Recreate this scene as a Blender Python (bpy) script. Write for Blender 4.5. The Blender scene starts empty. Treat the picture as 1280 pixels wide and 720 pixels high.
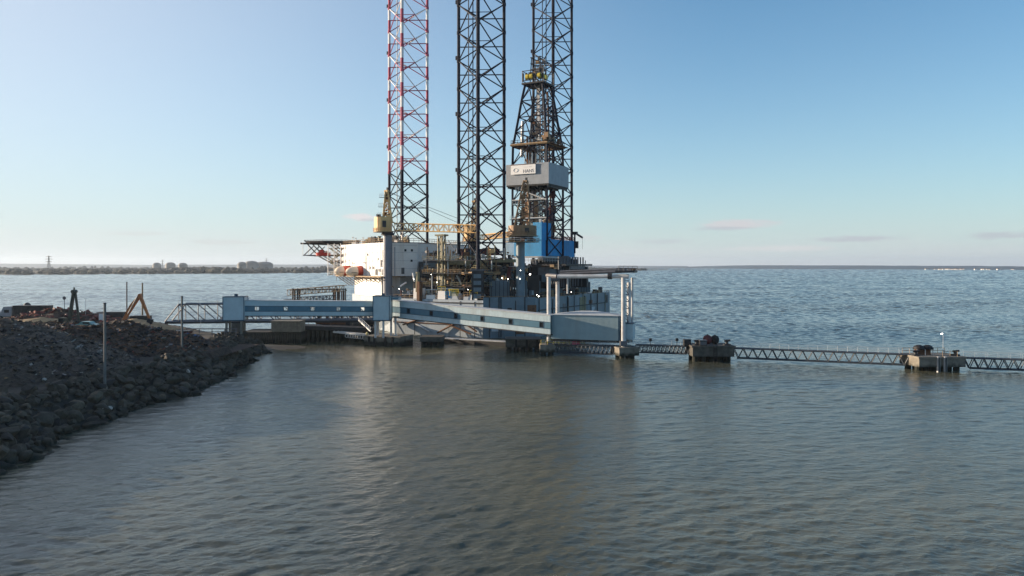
import bpy, math, random
import numpy as np
from mathutils import Vector, Matrix, noise as mnoise
random.seed(7)
scene = bpy.context.scene
COL = scene.collection
R = math.radians
PI = math.pi
V = Vector

# ------------------------------------------------------------------ camera frame
F = 920.0            # focal length in photo pixels (1280 wide)
H = 21.5             # drone height above the water, metres
HY = 333.0           # horizon row


def at(px, py, d):
    """point seen at photo pixel (px,py) standing d metres away"""
    return V(((px - 640) / F * d, d, H - (py - HY) / F * d))


def zat(py, d):
    return H - (py - HY) / F * d


def xat(px, d):
    return (px - 640) / F * d


# ------------------------------------------------------------------ materials
MATS = {}


def mat(name, col, rough=0.6, metal=0.0, var=0.25, scale=0.6, stain=None, stain_amt=0.35, stain_scale=0.25,
        streak=False, bump=0.0, bump_scale=3.0, spec=0.4):
    m = bpy.data.materials.new(name)
    m.use_nodes = True
    nt = m.node_tree
    N, L = nt.nodes, nt.links
    b = N['Principled BSDF']
    b.inputs['Roughness'].default_value = rough
    b.inputs['Metallic'].default_value = metal
    b.inputs['Specular IOR Level'].default_value = spec
    tc = N.new('ShaderNodeTexCoord')
    mp = N.new('ShaderNodeMapping')
    L.new(tc.outputs['Object'], mp.inputs['Vector'])
    n1 = N.new('ShaderNodeTexNoise')
    n1.inputs['Scale'].default_value = scale
    n1.inputs['Detail'].default_value = 6
    n1.inputs['Roughness'].default_value = 0.65
    L.new(mp.outputs['Vector'], n1.inputs['Vector'])
    mr = N.new('ShaderNodeMapRange')
    mr.inputs['From Min'].default_value = 0.3
    mr.inputs['From Max'].default_value = 0.7
    mr.inputs['To Min'].default_value = 1 - var
    mr.inputs['To Max'].default_value = 1 + var
    L.new(n1.outputs['Fac'], mr.inputs['Value'])
    mx = N.new('ShaderNodeMix')
    mx.data_type = 'RGBA'
    mx.blend_type = 'MULTIPLY'
    mx.inputs['Factor'].default_value = 1
    mx.inputs[6].default_value = (*col, 1)
    L.new(mr.outputs['Result'], mx.inputs[7])
    out = mx.outputs[2]
    if stain:
        mp2 = N.new('ShaderNodeMapping')
        L.new(tc.outputs['Object'], mp2.inputs['Vector'])
        if streak:
            mp2.inputs['Scale'].default_value = (1, 1, 0.12)
        n2 = N.new('ShaderNodeTexNoise')
        n2.inputs['Scale'].default_value = stain_scale
        n2.inputs['Detail'].default_value = 8
        n2.inputs['Roughness'].default_value = 0.7
        L.new(mp2.outputs['Vector'], n2.inputs['Vector'])
        r2 = N.new('ShaderNodeMapRange')
        r2.inputs['From Min'].default_value = 0.52
        r2.inputs['From Max'].default_value = 0.68
        r2.inputs['To Min'].default_value = 0
        r2.inputs['To Max'].default_value = stain_amt
        L.new(n2.outputs['Fac'], r2.inputs['Value'])
        m2 = N.new('ShaderNodeMix')
        m2.data_type = 'RGBA'
        L.new(r2.outputs['Result'], m2.inputs['Factor'])
        L.new(out, m2.inputs[6])
        m2.inputs[7].default_value = (*stain, 1)
        out = m2.outputs[2]
    L.new(out, b.inputs['Base Color'])
    if bump:
        n3 = N.new('ShaderNodeTexNoise')
        n3.inputs['Scale'].default_value = bump_scale
        n3.inputs['Detail'].default_value = 6
        L.new(tc.outputs['Object'], n3.inputs['Vector'])
        bp = N.new('ShaderNodeBump')
        bp.inputs['Strength'].default_value = bump
        bp.inputs['Distance'].default_value = 0.3
        L.new(n3.outputs['Fac'], bp.inputs['Height'])
        L.new(bp.outputs['Normal'], b.inputs['Normal'])
    MATS[name] = m
    return m


def corrugated(m, scale=6.0, strength=0.5):
    nt = m.node_tree
    N, L = nt.nodes, nt.links
    tc = N.new('ShaderNodeTexCoord')
    w = N.new('ShaderNodeTexWave')
    w.bands_direction = 'DIAGONAL'
    mp = N.new('ShaderNodeMapping')
    mp.inputs['Scale'].default_value = (1, 1, 0)
    L.new(tc.outputs['Object'], mp.inputs['Vector'])
    w.inputs['Scale'].default_value = scale
    L.new(mp.outputs['Vector'], w.inputs['Vector'])
    bp = N.new('ShaderNodeBump')
    bp.inputs['Strength'].default_value = strength
    bp.inputs['Distance'].default_value = 0.06
    L.new(w.outputs['Fac'], bp.inputs['Height'])
    L.new(bp.outputs['Normal'], N['Principled BSDF'].inputs['Normal'])


def tidal(m, top_z, col=(0.012, 0.014, 0.009)):
    """weed and wet staining up to the tide mark, ragged"""
    nt = m.node_tree
    N, L = nt.nodes, nt.links
    b = N['Principled BSDF']
    old = b.inputs['Base Color'].links[0].from_socket
    g = N.new('ShaderNodeNewGeometry')
    sp_ = N.new('ShaderNodeSeparateXYZ')
    L.new(g.outputs['Position'], sp_.inputs[0])
    nz = N.new('ShaderNodeTexNoise')
    nz.inputs['Scale'].default_value = 0.9
    nz.inputs['Detail'].default_value = 5
    L.new(g.outputs['Position'], nz.inputs['Vector'])
    ad = N.new('ShaderNodeMath')
    ad.operation = 'MULTIPLY_ADD'
    L.new(nz.outputs['Fac'], ad.inputs[0])
    ad.inputs[1].default_value = 1.6
    L.new(sp_.outputs['Z'], ad.inputs[2])
    mr = N.new('ShaderNodeMapRange')
    mr.inputs['From Min'].default_value = top_z + 0.45
    mr.inputs['From Max'].default_value = top_z + 1.15
    mr.inputs['To Min'].default_value = 0.93
    mr.inputs['To Max'].default_value = 0
    L.new(ad.outputs[0], mr.inputs['Value'])
    mx = N.new('ShaderNodeMix')
    mx.data_type = 'RGBA'
    L.new(mr.outputs[0], mx.inputs['Factor'])
    L.new(old, mx.inputs[6])
    mx.inputs[7].default_value = (*col, 1)
    L.new(mx.outputs[2], b.inputs['Base Color'])


def emit(name, col, s):
    m = bpy.data.materials.new(name)
    m.use_nodes = True
    b = m.node_tree.nodes['Principled BSDF']
    b.inputs['Base Color'].default_value = (*col, 1)
    b.inputs['Emission Color'].default_value = (*col, 1)
    b.inputs['Emission Strength'].default_value = s
    MATS[name] = m
    return m


RUST = (0.11, 0.045, 0.02)
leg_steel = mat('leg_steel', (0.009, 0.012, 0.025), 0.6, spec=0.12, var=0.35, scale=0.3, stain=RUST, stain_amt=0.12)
leg_red = mat('leg_red', (0.36, 0.035, 0.085), 0.5, var=0.2)
leg_white = mat('leg_white', (0.72, 0.7, 0.69), 0.5, var=0.12)
crane_col = mat('crane_column', (0.17, 0.185, 0.22), 0.45, var=0.12, stain=(0.1, 0.07, 0.05), stain_amt=0.3, streak=True)
rig_white = mat('rig_white', (0.78, 0.76, 0.73), 0.5, var=0.06, scale=0.3, stain=(0.35, 0.22, 0.12), stain_amt=0.35, streak=True)
rig_grey = mat('rig_grey', (0.36, 0.39, 0.43), 0.5, var=0.12, scale=0.3, stain=(0.2, 0.14, 0.09), stain_amt=0.4, streak=True)
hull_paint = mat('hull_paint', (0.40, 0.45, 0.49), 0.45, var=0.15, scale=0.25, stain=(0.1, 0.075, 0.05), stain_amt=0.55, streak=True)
hull_shade_blue = mat('hull_shade_blue', (0.12, 0.175, 0.215), 0.45, var=0.18, scale=0.3, stain=(0.06, 0.05, 0.045), stain_amt=0.5, streak=True)  # blue gear paint, and the hull's shaded side put into colour
dark_steel = mat('dark_steel', (0.02, 0.022, 0.027), 0.55, var=0.4, stain=RUST, stain_amt=0.4)
mid_steel = mat('mid_steel', (0.095, 0.1, 0.115), 0.5, var=0.3, stain=RUST, stain_amt=0.35)
pale_steel = mat('pale_steel', (0.5, 0.5, 0.5), 0.45, var=0.2, stain=RUST, stain_amt=0.35)
rust_steel = mat('rust_steel', (0.13, 0.06, 0.03), 0.8, var=0.4, scale=1.0)
tan_steel = mat('tan_steel', (0.30, 0.2, 0.11), 0.7, var=0.3, scale=1.0, stain=RUST, stain_amt=0.5)
maroon = mat('maroon', (0.1, 0.018, 0.02), 0.6, var=0.3)
crane_yellow = mat('crane_yellow', (0.72, 0.46, 0.2), 0.5, var=0.15, stain=RUST, stain_amt=0.45, streak=True)
crane_brown = mat('crane_brown', (0.27, 0.16, 0.085), 0.6, var=0.3, stain=RUST, stain_amt=0.6, streak=True)
olive = mat('olive', (0.24, 0.215, 0.13), 0.6, var=0.3, stain=RUST, stain_amt=0.3)
rail_yellow = mat('rail_yellow', (0.55, 0.42, 0.05), 0.5, var=0.2)
clad_blue = mat('clad_blue', (0.01, 0.26, 0.55), 0.55, spec=0.2, var=0.12, stain=(0.02, 0.06, 0.12), stain_amt=0.4, streak=True)
corrugated(clad_blue, 3.2, 0.5)
clad_sky = mat('clad_sky', (0.12, 0.36, 0.55), 0.4, var=0.12)
corrugated(clad_sky, 3.2, 0.8)
windwall = mat('windwall', (0.26, 0.285, 0.32), 0.5, var=0.12, stain=(0.16, 0.13, 0.1), stain_amt=0.3, streak=True)
corrugated(windwall, 1.6, 0.5)
sign_white = mat('sign_white', (0.86, 0.84, 0.82), 0.5, var=0.03)
sign_dark = mat('sign_dark', (0.14, 0.13, 0.14), 0.5, var=0.05)
black = mat('black', (0.012, 0.012, 0.014), 0.6, var=0.2)
winglass = mat('window_glass', (0.02, 0.025, 0.03), 0.08, var=0.0, spec=0.6)
orange = mat('lifeboat_orange', (0.62, 0.07, 0.025), 0.35, var=0.08)
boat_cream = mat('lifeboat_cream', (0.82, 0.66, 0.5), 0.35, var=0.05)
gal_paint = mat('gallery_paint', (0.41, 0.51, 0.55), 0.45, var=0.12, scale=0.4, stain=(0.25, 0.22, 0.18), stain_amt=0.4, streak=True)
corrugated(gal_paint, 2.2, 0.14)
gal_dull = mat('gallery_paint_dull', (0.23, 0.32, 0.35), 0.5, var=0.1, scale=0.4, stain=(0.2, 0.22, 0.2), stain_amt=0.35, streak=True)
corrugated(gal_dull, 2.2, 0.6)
gal_stripe = mat('gallery_stripe', (0.065, 0.16, 0.225), 0.45, var=0.12, stain=(0.2, 0.28, 0.32), stain_amt=0.2, streak=True)
gal_trim = mat('gallery_trim', (0.03, 0.07, 0.11), 0.5, var=0.2)
gal_roof = mat('gallery_roof', (0.45, 0.47, 0.48), 0.6, var=0.15)
conc = mat('concrete', (0.19, 0.17, 0.14), 0.85, var=0.3, scale=0.8, stain=(0.07, 0.06, 0.045), stain_amt=0.7, streak=True, bump=0.4)
conc_dark = mat('concrete_dark', (0.085, 0.078, 0.068), 0.85, var=0.35, scale=0.8, stain=(0.04, 0.04, 0.03), stain_amt=0.6, bump=0.4)
pile_m = mat('pile_steel', (0.05, 0.045, 0.038), 0.8, var=0.4, stain=(0.02, 0.025, 0.015), stain_amt=0.6)
truss_m = mat('truss_steel', (0.05, 0.06, 0.075), 0.55, var=0.3)
bridge_m = mat('bridge_steel', (0.12, 0.13, 0.15), 0.55, var=0.3, stain=RUST, stain_amt=0.3)
galv = mat('galvanised', (0.48, 0.5, 0.52), 0.4, var=0.15, metal=0.3)
pole_grey = mat('pole_grey', (0.13, 0.13, 0.125), 0.6, var=0.25)
pink = mat('pink_plastic', (0.7, 0.13, 0.22), 0.5, var=0.1)
rockm = mat('rock', (0.062, 0.05, 0.037), 0.85, var=0.45, scale=0.9, stain=(0.03, 0.032, 0.028), stain_amt=0.5, stain_scale=0.6, bump=0.7, bump_scale=2.0)
rock_brown = mat('rock_brown', (0.1, 0.078, 0.055), 0.85, var=0.4, scale=0.9, stain=(0.05, 0.045, 0.035), stain_amt=0.5, stain_scale=0.6, bump=0.7, bump_scale=2.0)
rock_dark = mat('rock_dark', (0.035, 0.03, 0.026), 0.8, var=0.4, scale=0.9, bump=0.7, bump_scale=2.0)
rockp = mat('rock_pale', (0.4, 0.37, 0.33), 0.85, var=0.2, scale=0.9, bump=0.6, bump_scale=2.0)
dirt = mat('dirt', (0.036, 0.031, 0.026), 0.95, var=0.5, scale=0.25, stain=(0.04, 0.035, 0.03), stain_amt=0.7, bump=0.8, bump_scale=1.2)
sandm = mat('sand', (0.36, 0.25, 0.14), 0.95, var=0.25, scale=0.6, bump=0.5)
mudm = mat('mud', (0.06, 0.054, 0.045), 0.7, var=0.3, scale=0.4)
scrap_a = mat('scrap_rust', (0.055, 0.034, 0.025), 0.85, var=0.6, scale=1.5, stain=(0.03, 0.03, 0.03), stain_amt=0.6, stain_scale=0.8, bump=1.0, bump_scale=2.5)
scrap_b = mat('scrap_grey', (0.044, 0.033, 0.024), 0.7, var=0.6, scale=1.5, stain=(0.03, 0.028, 0.025), stain_amt=0.6, stain_scale=0.8, bump=1.0, bump_scale=2.5)
scrap_c = mat('scrap_light', (0.3, 0.29, 0.27), 0.6, var=0.4)
scrap_d = mat('scrap_red', (0.22, 0.05, 0.035), 0.8, var=0.4)
ex_orange = mat('excavator_orange', (0.5, 0.16, 0.05), 0.5, var=0.2)
ex_green = mat('handler_green', (0.05, 0.055, 0.04), 0.6, var=0.2)
truck_grey = mat('truck_grey', (0.3, 0.31, 0.32), 0.45, var=0.1)
trailer_dark = mat('trailer_dark', (0.03, 0.035, 0.033), 0.6, var=0.2)
skip_blue = mat('skip_blue', (0.02, 0.1, 0.24), 0.6, var=0.25)
car_teal = mat('car_teal', (0.16, 0.32, 0.3), 0.3, var=0.1)
rubber = mat('rubber', (0.015, 0.015, 0.015), 0.8, var=0.2)
treem = mat('far_trees', (0.022, 0.025, 0.02), 0.9, var=0.5, scale=0.02)
fieldm = mat('far_fields', (0.026, 0.028, 0.022), 0.95, var=0.4, scale=0.004)
hillm = mat('far_hills', (0.045, 0.08, 0.12), 0.95, var=0.35, scale=0.003)  # bluish tone puts distance haze into the base colour
tankm = mat('tank_cream', (0.13, 0.127, 0.12), 0.6, var=0.1)
houses = mat('far_house', (0.75, 0.73, 0.7), 0.6, var=0.1)
lampm = emit('lamp_lit', (1.0, 0.95, 0.85), 14)

for m_ in (conc, conc_dark, pile_m):
    tidal(m_, 1.3)
for m_ in (rockm, rock_brown, rock_dark):
    tidal(m_, 0.7)

# clear pane for windows one sees through
cp = bpy.data.materials.new('clear_pane')
cp.use_nodes = True
nt = cp.node_tree
nt.nodes.remove(nt.nodes['Principled BSDF'])
tr = nt.nodes.new('ShaderNodeBsdfTransparent')
gl = nt.nodes.new('ShaderNodeBsdfGlossy')
gl.inputs['Roughness'].default_value = 0.05
ms = nt.nodes.new('ShaderNodeMixShader')
ms.inputs[0].default_value = 0.15
nt.links.new(tr.outputs[0], ms.inputs[1])
nt.links.new(gl.outputs[0], ms.inputs[2])
nt.links.new(ms.outputs[0], nt.nodes['Material Output'].inputs[0])


# ------------------------------------------------------------------ mesh building
class MB:
    def __init__(s):
        s.v, s.f, s.mi, s.mats = [], [], [], []

    def m(s, material):
        if material not in s.mats:
            s.mats.append(material)
        return s.mats.index(material)

    def add(s, vs, fs, material):
        k = len(s.v)
        i = s.m(material)
        s.v += [tuple(q) for q in vs]
        for f in fs:
            s.f.append(tuple(k + j for j in f))
            s.mi.append(i)
        return s

    BF = [(0, 3, 2, 1), (4, 5, 6, 7), (0, 1, 5, 4), (1, 2, 6, 5), (2, 3, 7, 6), (3, 0, 4, 7)]

    def box(s, c, size, material, rz=0.0, ry=0.0, rx=0.0):
        sx, sy, sz = size[0] / 2, size[1] / 2, size[2] / 2
        M = Matrix.Rotation(rz, 3, 'Z') @ Matrix.Rotation(ry, 3, 'Y') @ Matrix.Rotation(rx, 3, 'X')
        vs = [V(c) + M @ V(q) for q in ((-sx, -sy, -sz), (sx, -sy, -sz), (sx, sy, -sz), (-sx, sy, -sz),
                                        (-sx, -sy, sz), (sx, -sy, sz), (sx, sy, sz), (-sx, sy, sz))]
        return s.add(vs, s.BF, material)

    def bb(s, x0, x1, y0, y1, z0, z1, material):
        return s.box(((x0 + x1) / 2, (y0 + y1) / 2, (z0 + z1) / 2), (x1 - x0, y1 - y0, z1 - z0), material)

    def tube(s, p, q, r, material, n=6, r2=None):
        p, q = V(p), V(q)
        r2 = r if r2 is None else r2
        d = (q - p)
        if d.length < 1e-6:
            return s
        d.normalize()
        u = d.cross(V((0, 0, 1)))
        if u.length < 1e-3:
            u = V((1, 0, 0))
        u.normalize()
        w = d.cross(u)
        vs = []
        for (c, rr) in ((p, r), (q, r2)):
            for k in range(n):
                a = 2 * PI * k / n
                vs.append(c + u * (rr * math.cos(a)) + w * (rr * math.sin(a)))
        fs = [(k, (k + 1) % n, n + (k + 1) % n, n + k) for k in range(n)]
        fs += [tuple(range(n - 1, -1, -1)), tuple(range(n, 2 * n))]
        return s.add(vs, fs, material)

    def prism(s, poly, z0, z1, material, top=None):
        n = len(poly)
        t = top or poly
        vs = [(x, y, z0) for x, y in poly] + [(x, y, z1) for x, y in t]
        fs = [(k, (k + 1) % n, n + (k + 1) % n, n + k) for k in range(n)]
        fs += [tuple(range(n - 1, -1, -1)), tuple(range(n, 2 * n))]
        return s.add(vs, fs, material)

    def slab(s, p0, p1, zlo, zhi, nrm, t, material):
        """wall slab from p0 to p1 (their z is the reference), zlo..zhi above it, thickness t behind the face"""
        p0, p1, nrm = V(p0), V(p1), V(nrm)
        b = -nrm * t
        vs = []
        for zz in (zlo, zhi):
            for q in (p0, p1, p1 + b, p0 + b):
                vs.append(q + V((0, 0, zz)))
        return s.add(vs, s.BF, material)

    def revolve(s, prof, c, material, n=14):
        vs, fs = [], []
        for (r, z) in prof:
            for k in range(n):
                a = 2 * PI * k / n
                vs.append((c[0] + r * math.cos(a), c[1] + r * math.sin(a), c[2] + z))
        for i in range(len(prof) - 1):
            for k in range(n):
                a, b = i * n + k, i * n + (k + 1) % n
                fs.append((a, b, b + n, a + n))
        fs.append(tuple(range(n - 1, -1, -1)))
        m_ = (len(prof) - 1) * n
        fs.append(tuple(range(m_, m_ + n)))
        return s.add(vs, fs, material)

    def rail(s, pts, h, material, r=0.05, step=2.0, rows=2):
        for a, b in zip(pts[:-1], pts[1:]):
            a, b = V(a), V(b)
            n = max(1, int((b - a).length / step))
            for k in range(n + 1):
                q = a.lerp(b, k / n)
                s.tube(q, q + V((0, 0, h)), r, material, 4)
            for j in range(rows):
                zz = V((0, 0, h * (1 - j * 0.5)))
                s.tube(a + zz, b + zz, r, material, 4)
        return s

    def build(s, name, parent=None, origin=None, smooth=False):
        me = bpy.data.meshes.new(name)
        vs = s.v
        if origin is not None:
            ox, oy, oz = origin
            vs = [(x - ox, y - oy, z - oz) for x, y, z in vs]
        me.from_pydata(vs, [], s.f)
        for m_ in s.mats:
            me.materials.append(m_)
        me.polygons.foreach_set('material_index', s.mi)
        if smooth:
            me.polygons.foreach_set('use_smooth', [True] * len(s.f))
        me.update()
        o = bpy.data.objects.new(name, me)
        COL.objects.link(o)
        if parent:
            o.parent = parent
        elif origin is not None:
            o.location = origin
        return o


def tag(o, label=None, cat=None, group=None, kind=None):
    if label:
        o['label'] = label
    if cat:
        o['category'] = cat
    if group:
        o['group'] = group
    if kind:
        o['kind'] = kind
    return o


class Thing:
    """an Empty at the thing's base; parts are built in world (or local) coordinates"""
    def __init__(s, name, loc, label, cat, group=None, rz=0.0, local=False):
        s.e = bpy.data.objects.new(name, None)
        s.e.empty_display_size = 0.5
        COL.objects.link(s.e)
        s.e.location = loc
        s.e.rotation_euler = (0, 0, rz)
        tag(s.e, label, cat, group)
        s.o = None if local else tuple(loc)

    def part(s, name, mb, parent=None, label=None, smooth=False, kind=None):
        o = mb.build(name, parent or s.e, s.o, smooth)
        tag(o, label, None, None, kind)
        return o


def copy_tree(o, parent=None):
    c = o.copy()
    COL.objects.link(c)
    if parent:
        c.parent = parent
    for ch in list(o.children):
        copy_tree(ch, c)
    return c



# ================================================================== camera, light, sky
cam_d = bpy.data.cameras.new('camera')
cam = bpy.data.objects.new('camera', cam_d)
COL.objects.link(cam)
cam.location = (0, 0, H)
cam.rotation_euler = (R(90), 0, 0)
cam_d.sensor_width = 36
cam_d.lens = F / 1280 * 36
cam_d.shift_y = -(360 - HY) / 1280
cam_d.clip_start = 0.5
cam_d.clip_end = 60000
scene.camera = cam

SUN_EL, SUN_AZ = R(11), math.atan2(-0.97, 0.24)      # azimuth from +Y, clockwise
sdir = V((math.sin(SUN_AZ) * math.cos(SUN_EL), math.cos(SUN_AZ) * math.cos(SUN_EL), math.sin(SUN_EL)))
sl = bpy.data.lights.new('sun', 'SUN')
sl.energy = 5.0
sl.angle = R(0.5)
sl.color = (1.0, 0.81, 0.6)
so = bpy.data.objects.new('sun', sl)
COL.objects.link(so)
so.location = (-200, 60, 120)
so.rotation_euler = sdir.to_track_quat('Z', 'Y').to_euler()

world = bpy.data.worlds.new('World')
scene.world = world
world.use_nodes = True
nt = world.node_tree
N, L = nt.nodes, nt.links
bg = N['Background']
sky = N.new('ShaderNodeTexSky')
sky.sky_type = 'NISHITA'
sky.sun_disc = False
sky.sun_elevation = SUN_EL
sky.sun_rotation = SUN_AZ
sky.altitude = 0
sky.air_density = 1.0
sky.dust_density = 0.0
sky.ozone_density = 1.0
bg.inputs['Strength'].default_value = 0.09
# thin low cloud: noise on azimuth / elevation, only in a band just over the horizon
tc = N.new('ShaderNodeTexCoord')
sp = N.new('ShaderNodeSeparateXYZ')
L.new(tc.outputs['Generated'], sp.inputs[0])


def math_node(op, a, b=None, c=None):
    n = N.new('ShaderNodeMath')
    n.operation = op
    for i, q in enumerate((a, b, c)):
        if q is None:
            continue
        if isinstance(q, (int, float)):
            n.inputs[i].default_value = q
        else:
            L.new(q, n.inputs[i])
    return n.outputs[0]


azm = math_node('ARCTAN2', sp.outputs['X'], sp.outputs['Y'])
elv = math_node('ARCSINE', sp.outputs['Z'])


def cloud_layer(seed, sx, sy, e0, e1, e2, e3, lo, hi, amount):
    cb = N.new('ShaderNodeCombineXYZ')
    L.new(math_node('MULTIPLY', azm, sx), cb.inputs[0])
    L.new(math_node('MULTIPLY', elv, sy), cb.inputs[1])
    cb.inputs[2].default_value = seed
    nz = N.new('ShaderNodeTexNoise')
    nz.inputs['Scale'].default_value = 1
    nz.inputs['Detail'].default_value = 7
    nz.inputs['Roughness'].default_value = 0.6
    L.new(cb.outputs[0], nz.inputs['Vector'])
    mr = N.new('ShaderNodeMapRange')
    mr.interpolation_type = 'SMOOTHSTEP'
    mr.inputs['From Min'].default_value = lo
    mr.inputs['From Max'].default_value = hi
    L.new(nz.outputs['Fac'], mr.inputs['Value'])
    up = N.new('ShaderNodeMapRange')
    up.interpolation_type = 'SMOOTHSTEP'
    up.inputs['From Min'].default_value = R(e0)
    up.inputs['From Max'].default_value = R(e1)
    L.new(elv, up.inputs['Value'])
    dn = N.new('ShaderNodeMapRange')
    dn.interpolation_type = 'SMOOTHSTEP'
    dn.inputs['From Min'].default_value = R(e2)
    dn.inputs['From Max'].default_value = R(e3)
    dn.inputs['To Min'].default_value = 1
    dn.inputs['To Max'].default_value = 0
    L.new(elv, dn.inputs['Value'])
    f = math_node('MULTIPLY', mr.outputs[0], up.outputs[0])
    f = math_node('MULTIPLY', f, dn.outputs[0])
    return math_node('MULTIPLY', f, amount)


skycol = sky.outputs['Color']


def sky_mix(f, colr, blend='MIX'):
    global skycol
    mx = N.new('ShaderNodeMix')
    mx.data_type = 'RGBA'
    mx.blend_type = blend
    if isinstance(f, float):
        mx.inputs['Factor'].default_value = f
    else:
        L.new(f, mx.inputs['Factor'])
    L.new(skycol, mx.inputs[6])
    mx.inputs[7].default_value = (*colr, 1)
    skycol = mx.outputs[2]


sky_mix(1.0, (0.50, 0.91, 1.19), 'MULTIPLY')       # clear cold air
# pale aureole on the sun's side of the sky
dp = N.new('ShaderNodeVectorMath')
dp.operation = 'DOT_PRODUCT'
L.new(tc.outputs['Generated'], dp.inputs[0])
dp.inputs[1].default_value = tuple(sdir)
glow = math_node('POWER', math_node('MAXIMUM', dp.outputs['Value'], 0.0), 1.6)
sky_mix(math_node('MULTIPLY', glow, 0.8), (5.35, 5.0, 4.85))
# misty bank hugging the horizon
bank = math_node('POWER', 2.718, math_node('MULTIPLY', math_node('ABSOLUTE', elv), -7.5))
sky_mix(math_node('MULTIPLY', bank, 0.95), (3.65, 3.9, 4.25))
sky_mix(cloud_layer(3.1, 5, 40, -1, 0.2, 0.8, 4.0, 0.35, 0.75, 0.25), (4.3, 4.2, 4.2))


def cloud_at(az, el, waz, wel, seed, amount, colr):
    """a small flat cloud standing at one compass bearing, ragged by noise"""
    da = math_node('DIVIDE', math_node('SUBTRACT', azm, R(az)), R(waz))
    de = math_node('DIVIDE', math_node('SUBTRACT', elv, R(el)), R(wel))
    r2 = math_node('ADD', math_node('MULTIPLY', da, da), math_node('MULTIPLY', de, de))
    fall = math_node('MAXIMUM', math_node('SUBTRACT', 1.0, r2), 0.0)
    cb = N.new('ShaderNodeCombineXYZ')
    L.new(math_node('MULTIPLY', azm, 52), cb.inputs[0])
    L.new(math_node('MULTIPLY', elv, 330), cb.inputs[1])
    cb.inputs[2].default_value = seed
    nz = N.new('ShaderNodeTexNoise')
    nz.inputs['Scale'].default_value = 1
    nz.inputs['Detail'].default_value = 8
    nz.inputs['Roughness'].default_value = 0.62
    L.new(cb.outputs[0], nz.inputs['Vector'])
    mr = N.new('ShaderNodeMapRange')
    mr.interpolation_type = 'SMOOTHSTEP'
    mr.inputs['From Min'].default_value = 0.72
    mr.inputs['From Max'].default_value = 1.1
    L.new(math_node('ADD', math_node('MULTIPLY', fall, 0.62), nz.outputs['Fac']), mr.inputs['Value'])
    sky_mix(math_node('MULTIPLY', mr.outputs[0], math_node('MULTIPLY', math_node('MINIMUM', math_node('MULTIPLY', fall, 3.0), 1.0), amount)), colr)


GREY, PALE, PINK = (3.0, 3.12, 3.45), (4.7, 4.4, 4.4), (3.95, 3.75, 3.9)
for c_ in ((-11.6, 3.75, 1.9, 0.42, 1.0, 0.9, PALE), (-11.1, 3.55, 1.2, 0.2, 5.0, 0.5, GREY), (17.2, 3.15, 4.2, 0.55, 2.2, 0.85, PINK), (15.8, 2.85, 3.2, 0.24, 7.0, 0.7, GREY),
           (25.0, 1.95, 4.2, 0.34, 3.1, 0.75, GREY), (33.5, 2.0, 3.0, 0.36, 4.4, 0.65, GREY), (11.5, 1.9, 3.0, 0.3, 9.0, 0.45, GREY), (20, 1.3, 6, 0.35, 2.9, 0.5, PALE),
           (-21.5, 1.75, 3.4, 0.3, 6.1, 0.45, (3.4, 3.35, 3.4)), (-27, 2.3, 3.0, 0.25, 8.2, 0.35, (3.6, 3.5, 3.5)), (5, 2.2, 3, 0.3, 3.7, 0.4, PINK)):
    cloud_at(*c_)
L.new(skycol, bg.inputs['Color'])

scene.view_settings.view_transform = 'Standard'
scene.view_settings.look = 'None'
scene.view_settings.exposure = 0.95
scene.view_settings.gamma = 1.0
scene.view_settings.use_curve_mapping = False
scene.cycles.max_bounces = 6
scene.cycles.volume_bounces = 0
scene.cycles.transparent_max_bounces = 12

# ================================================================== haze
hz = MB()
hz.bb(-15000, 15000, -300, 15500, -12, 190, black)
hzo = hz.build('haze')
hm = bpy.data.materials.new('haze_air')
hm.use_nodes = True
hn = hm.node_tree
hn.nodes.remove(hn.nodes['Principled BSDF'])
pv = hn.nodes.new('ShaderNodeVolumePrincipled')
pv.inputs['Color'].default_value = (0.74, 0.86, 1.0, 1)
pv.inputs['Density'].default_value = 0.000055
pv.inputs['Anisotropy'].default_value = 0.3
hn.links.new(pv.outputs[0], hn.nodes['Material Output'].inputs['Volume'])
hzo.data.materials.clear()
hzo.data.materials.append(hm)
tag(hzo, kind='stuff')

# ================================================================== water
wm = bpy.data.materials.new('estuary_water')
wm.use_nodes = True
nt = wm.node_tree
N, L = nt.nodes, nt.links
b = N['Principled BSDF']
b.inputs['IOR'].default_value = 1.333
b.inputs['Specular IOR Level'].default_value = 0.5
geo = N.new('ShaderNodeNewGeometry')


def wnoise(scale, sx, sy, rot, detail=4, rough=0.55, dist=0.0):
    mp = N.new('ShaderNodeMapping')
    mp.inputs['Rotation'].default_value = (0, 0, R(rot))
    mp.inputs['Scale'].default_value = (sx, sy, 1)
    L.new(geo.outputs['Position'], mp.inputs['Vector'])
    n = N.new('ShaderNodeTexNoise')
    n.inputs['Scale'].default_value = scale
    n.inputs['Detail'].default_value = detail
    n.inputs['Roughness'].default_value = rough
    n.inputs['Distortion'].default_value = dist
    L.new(mp.outputs[0], n.inputs['Vector'])
    return n.outputs['Fac']


chop = wnoise(0.9, 0.8, 1.7, 14, 4, 0.6, 0.6)
rip = wnoise(3.6, 0.9, 1.3, 8, 3, 0.6, 0.4)
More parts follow.
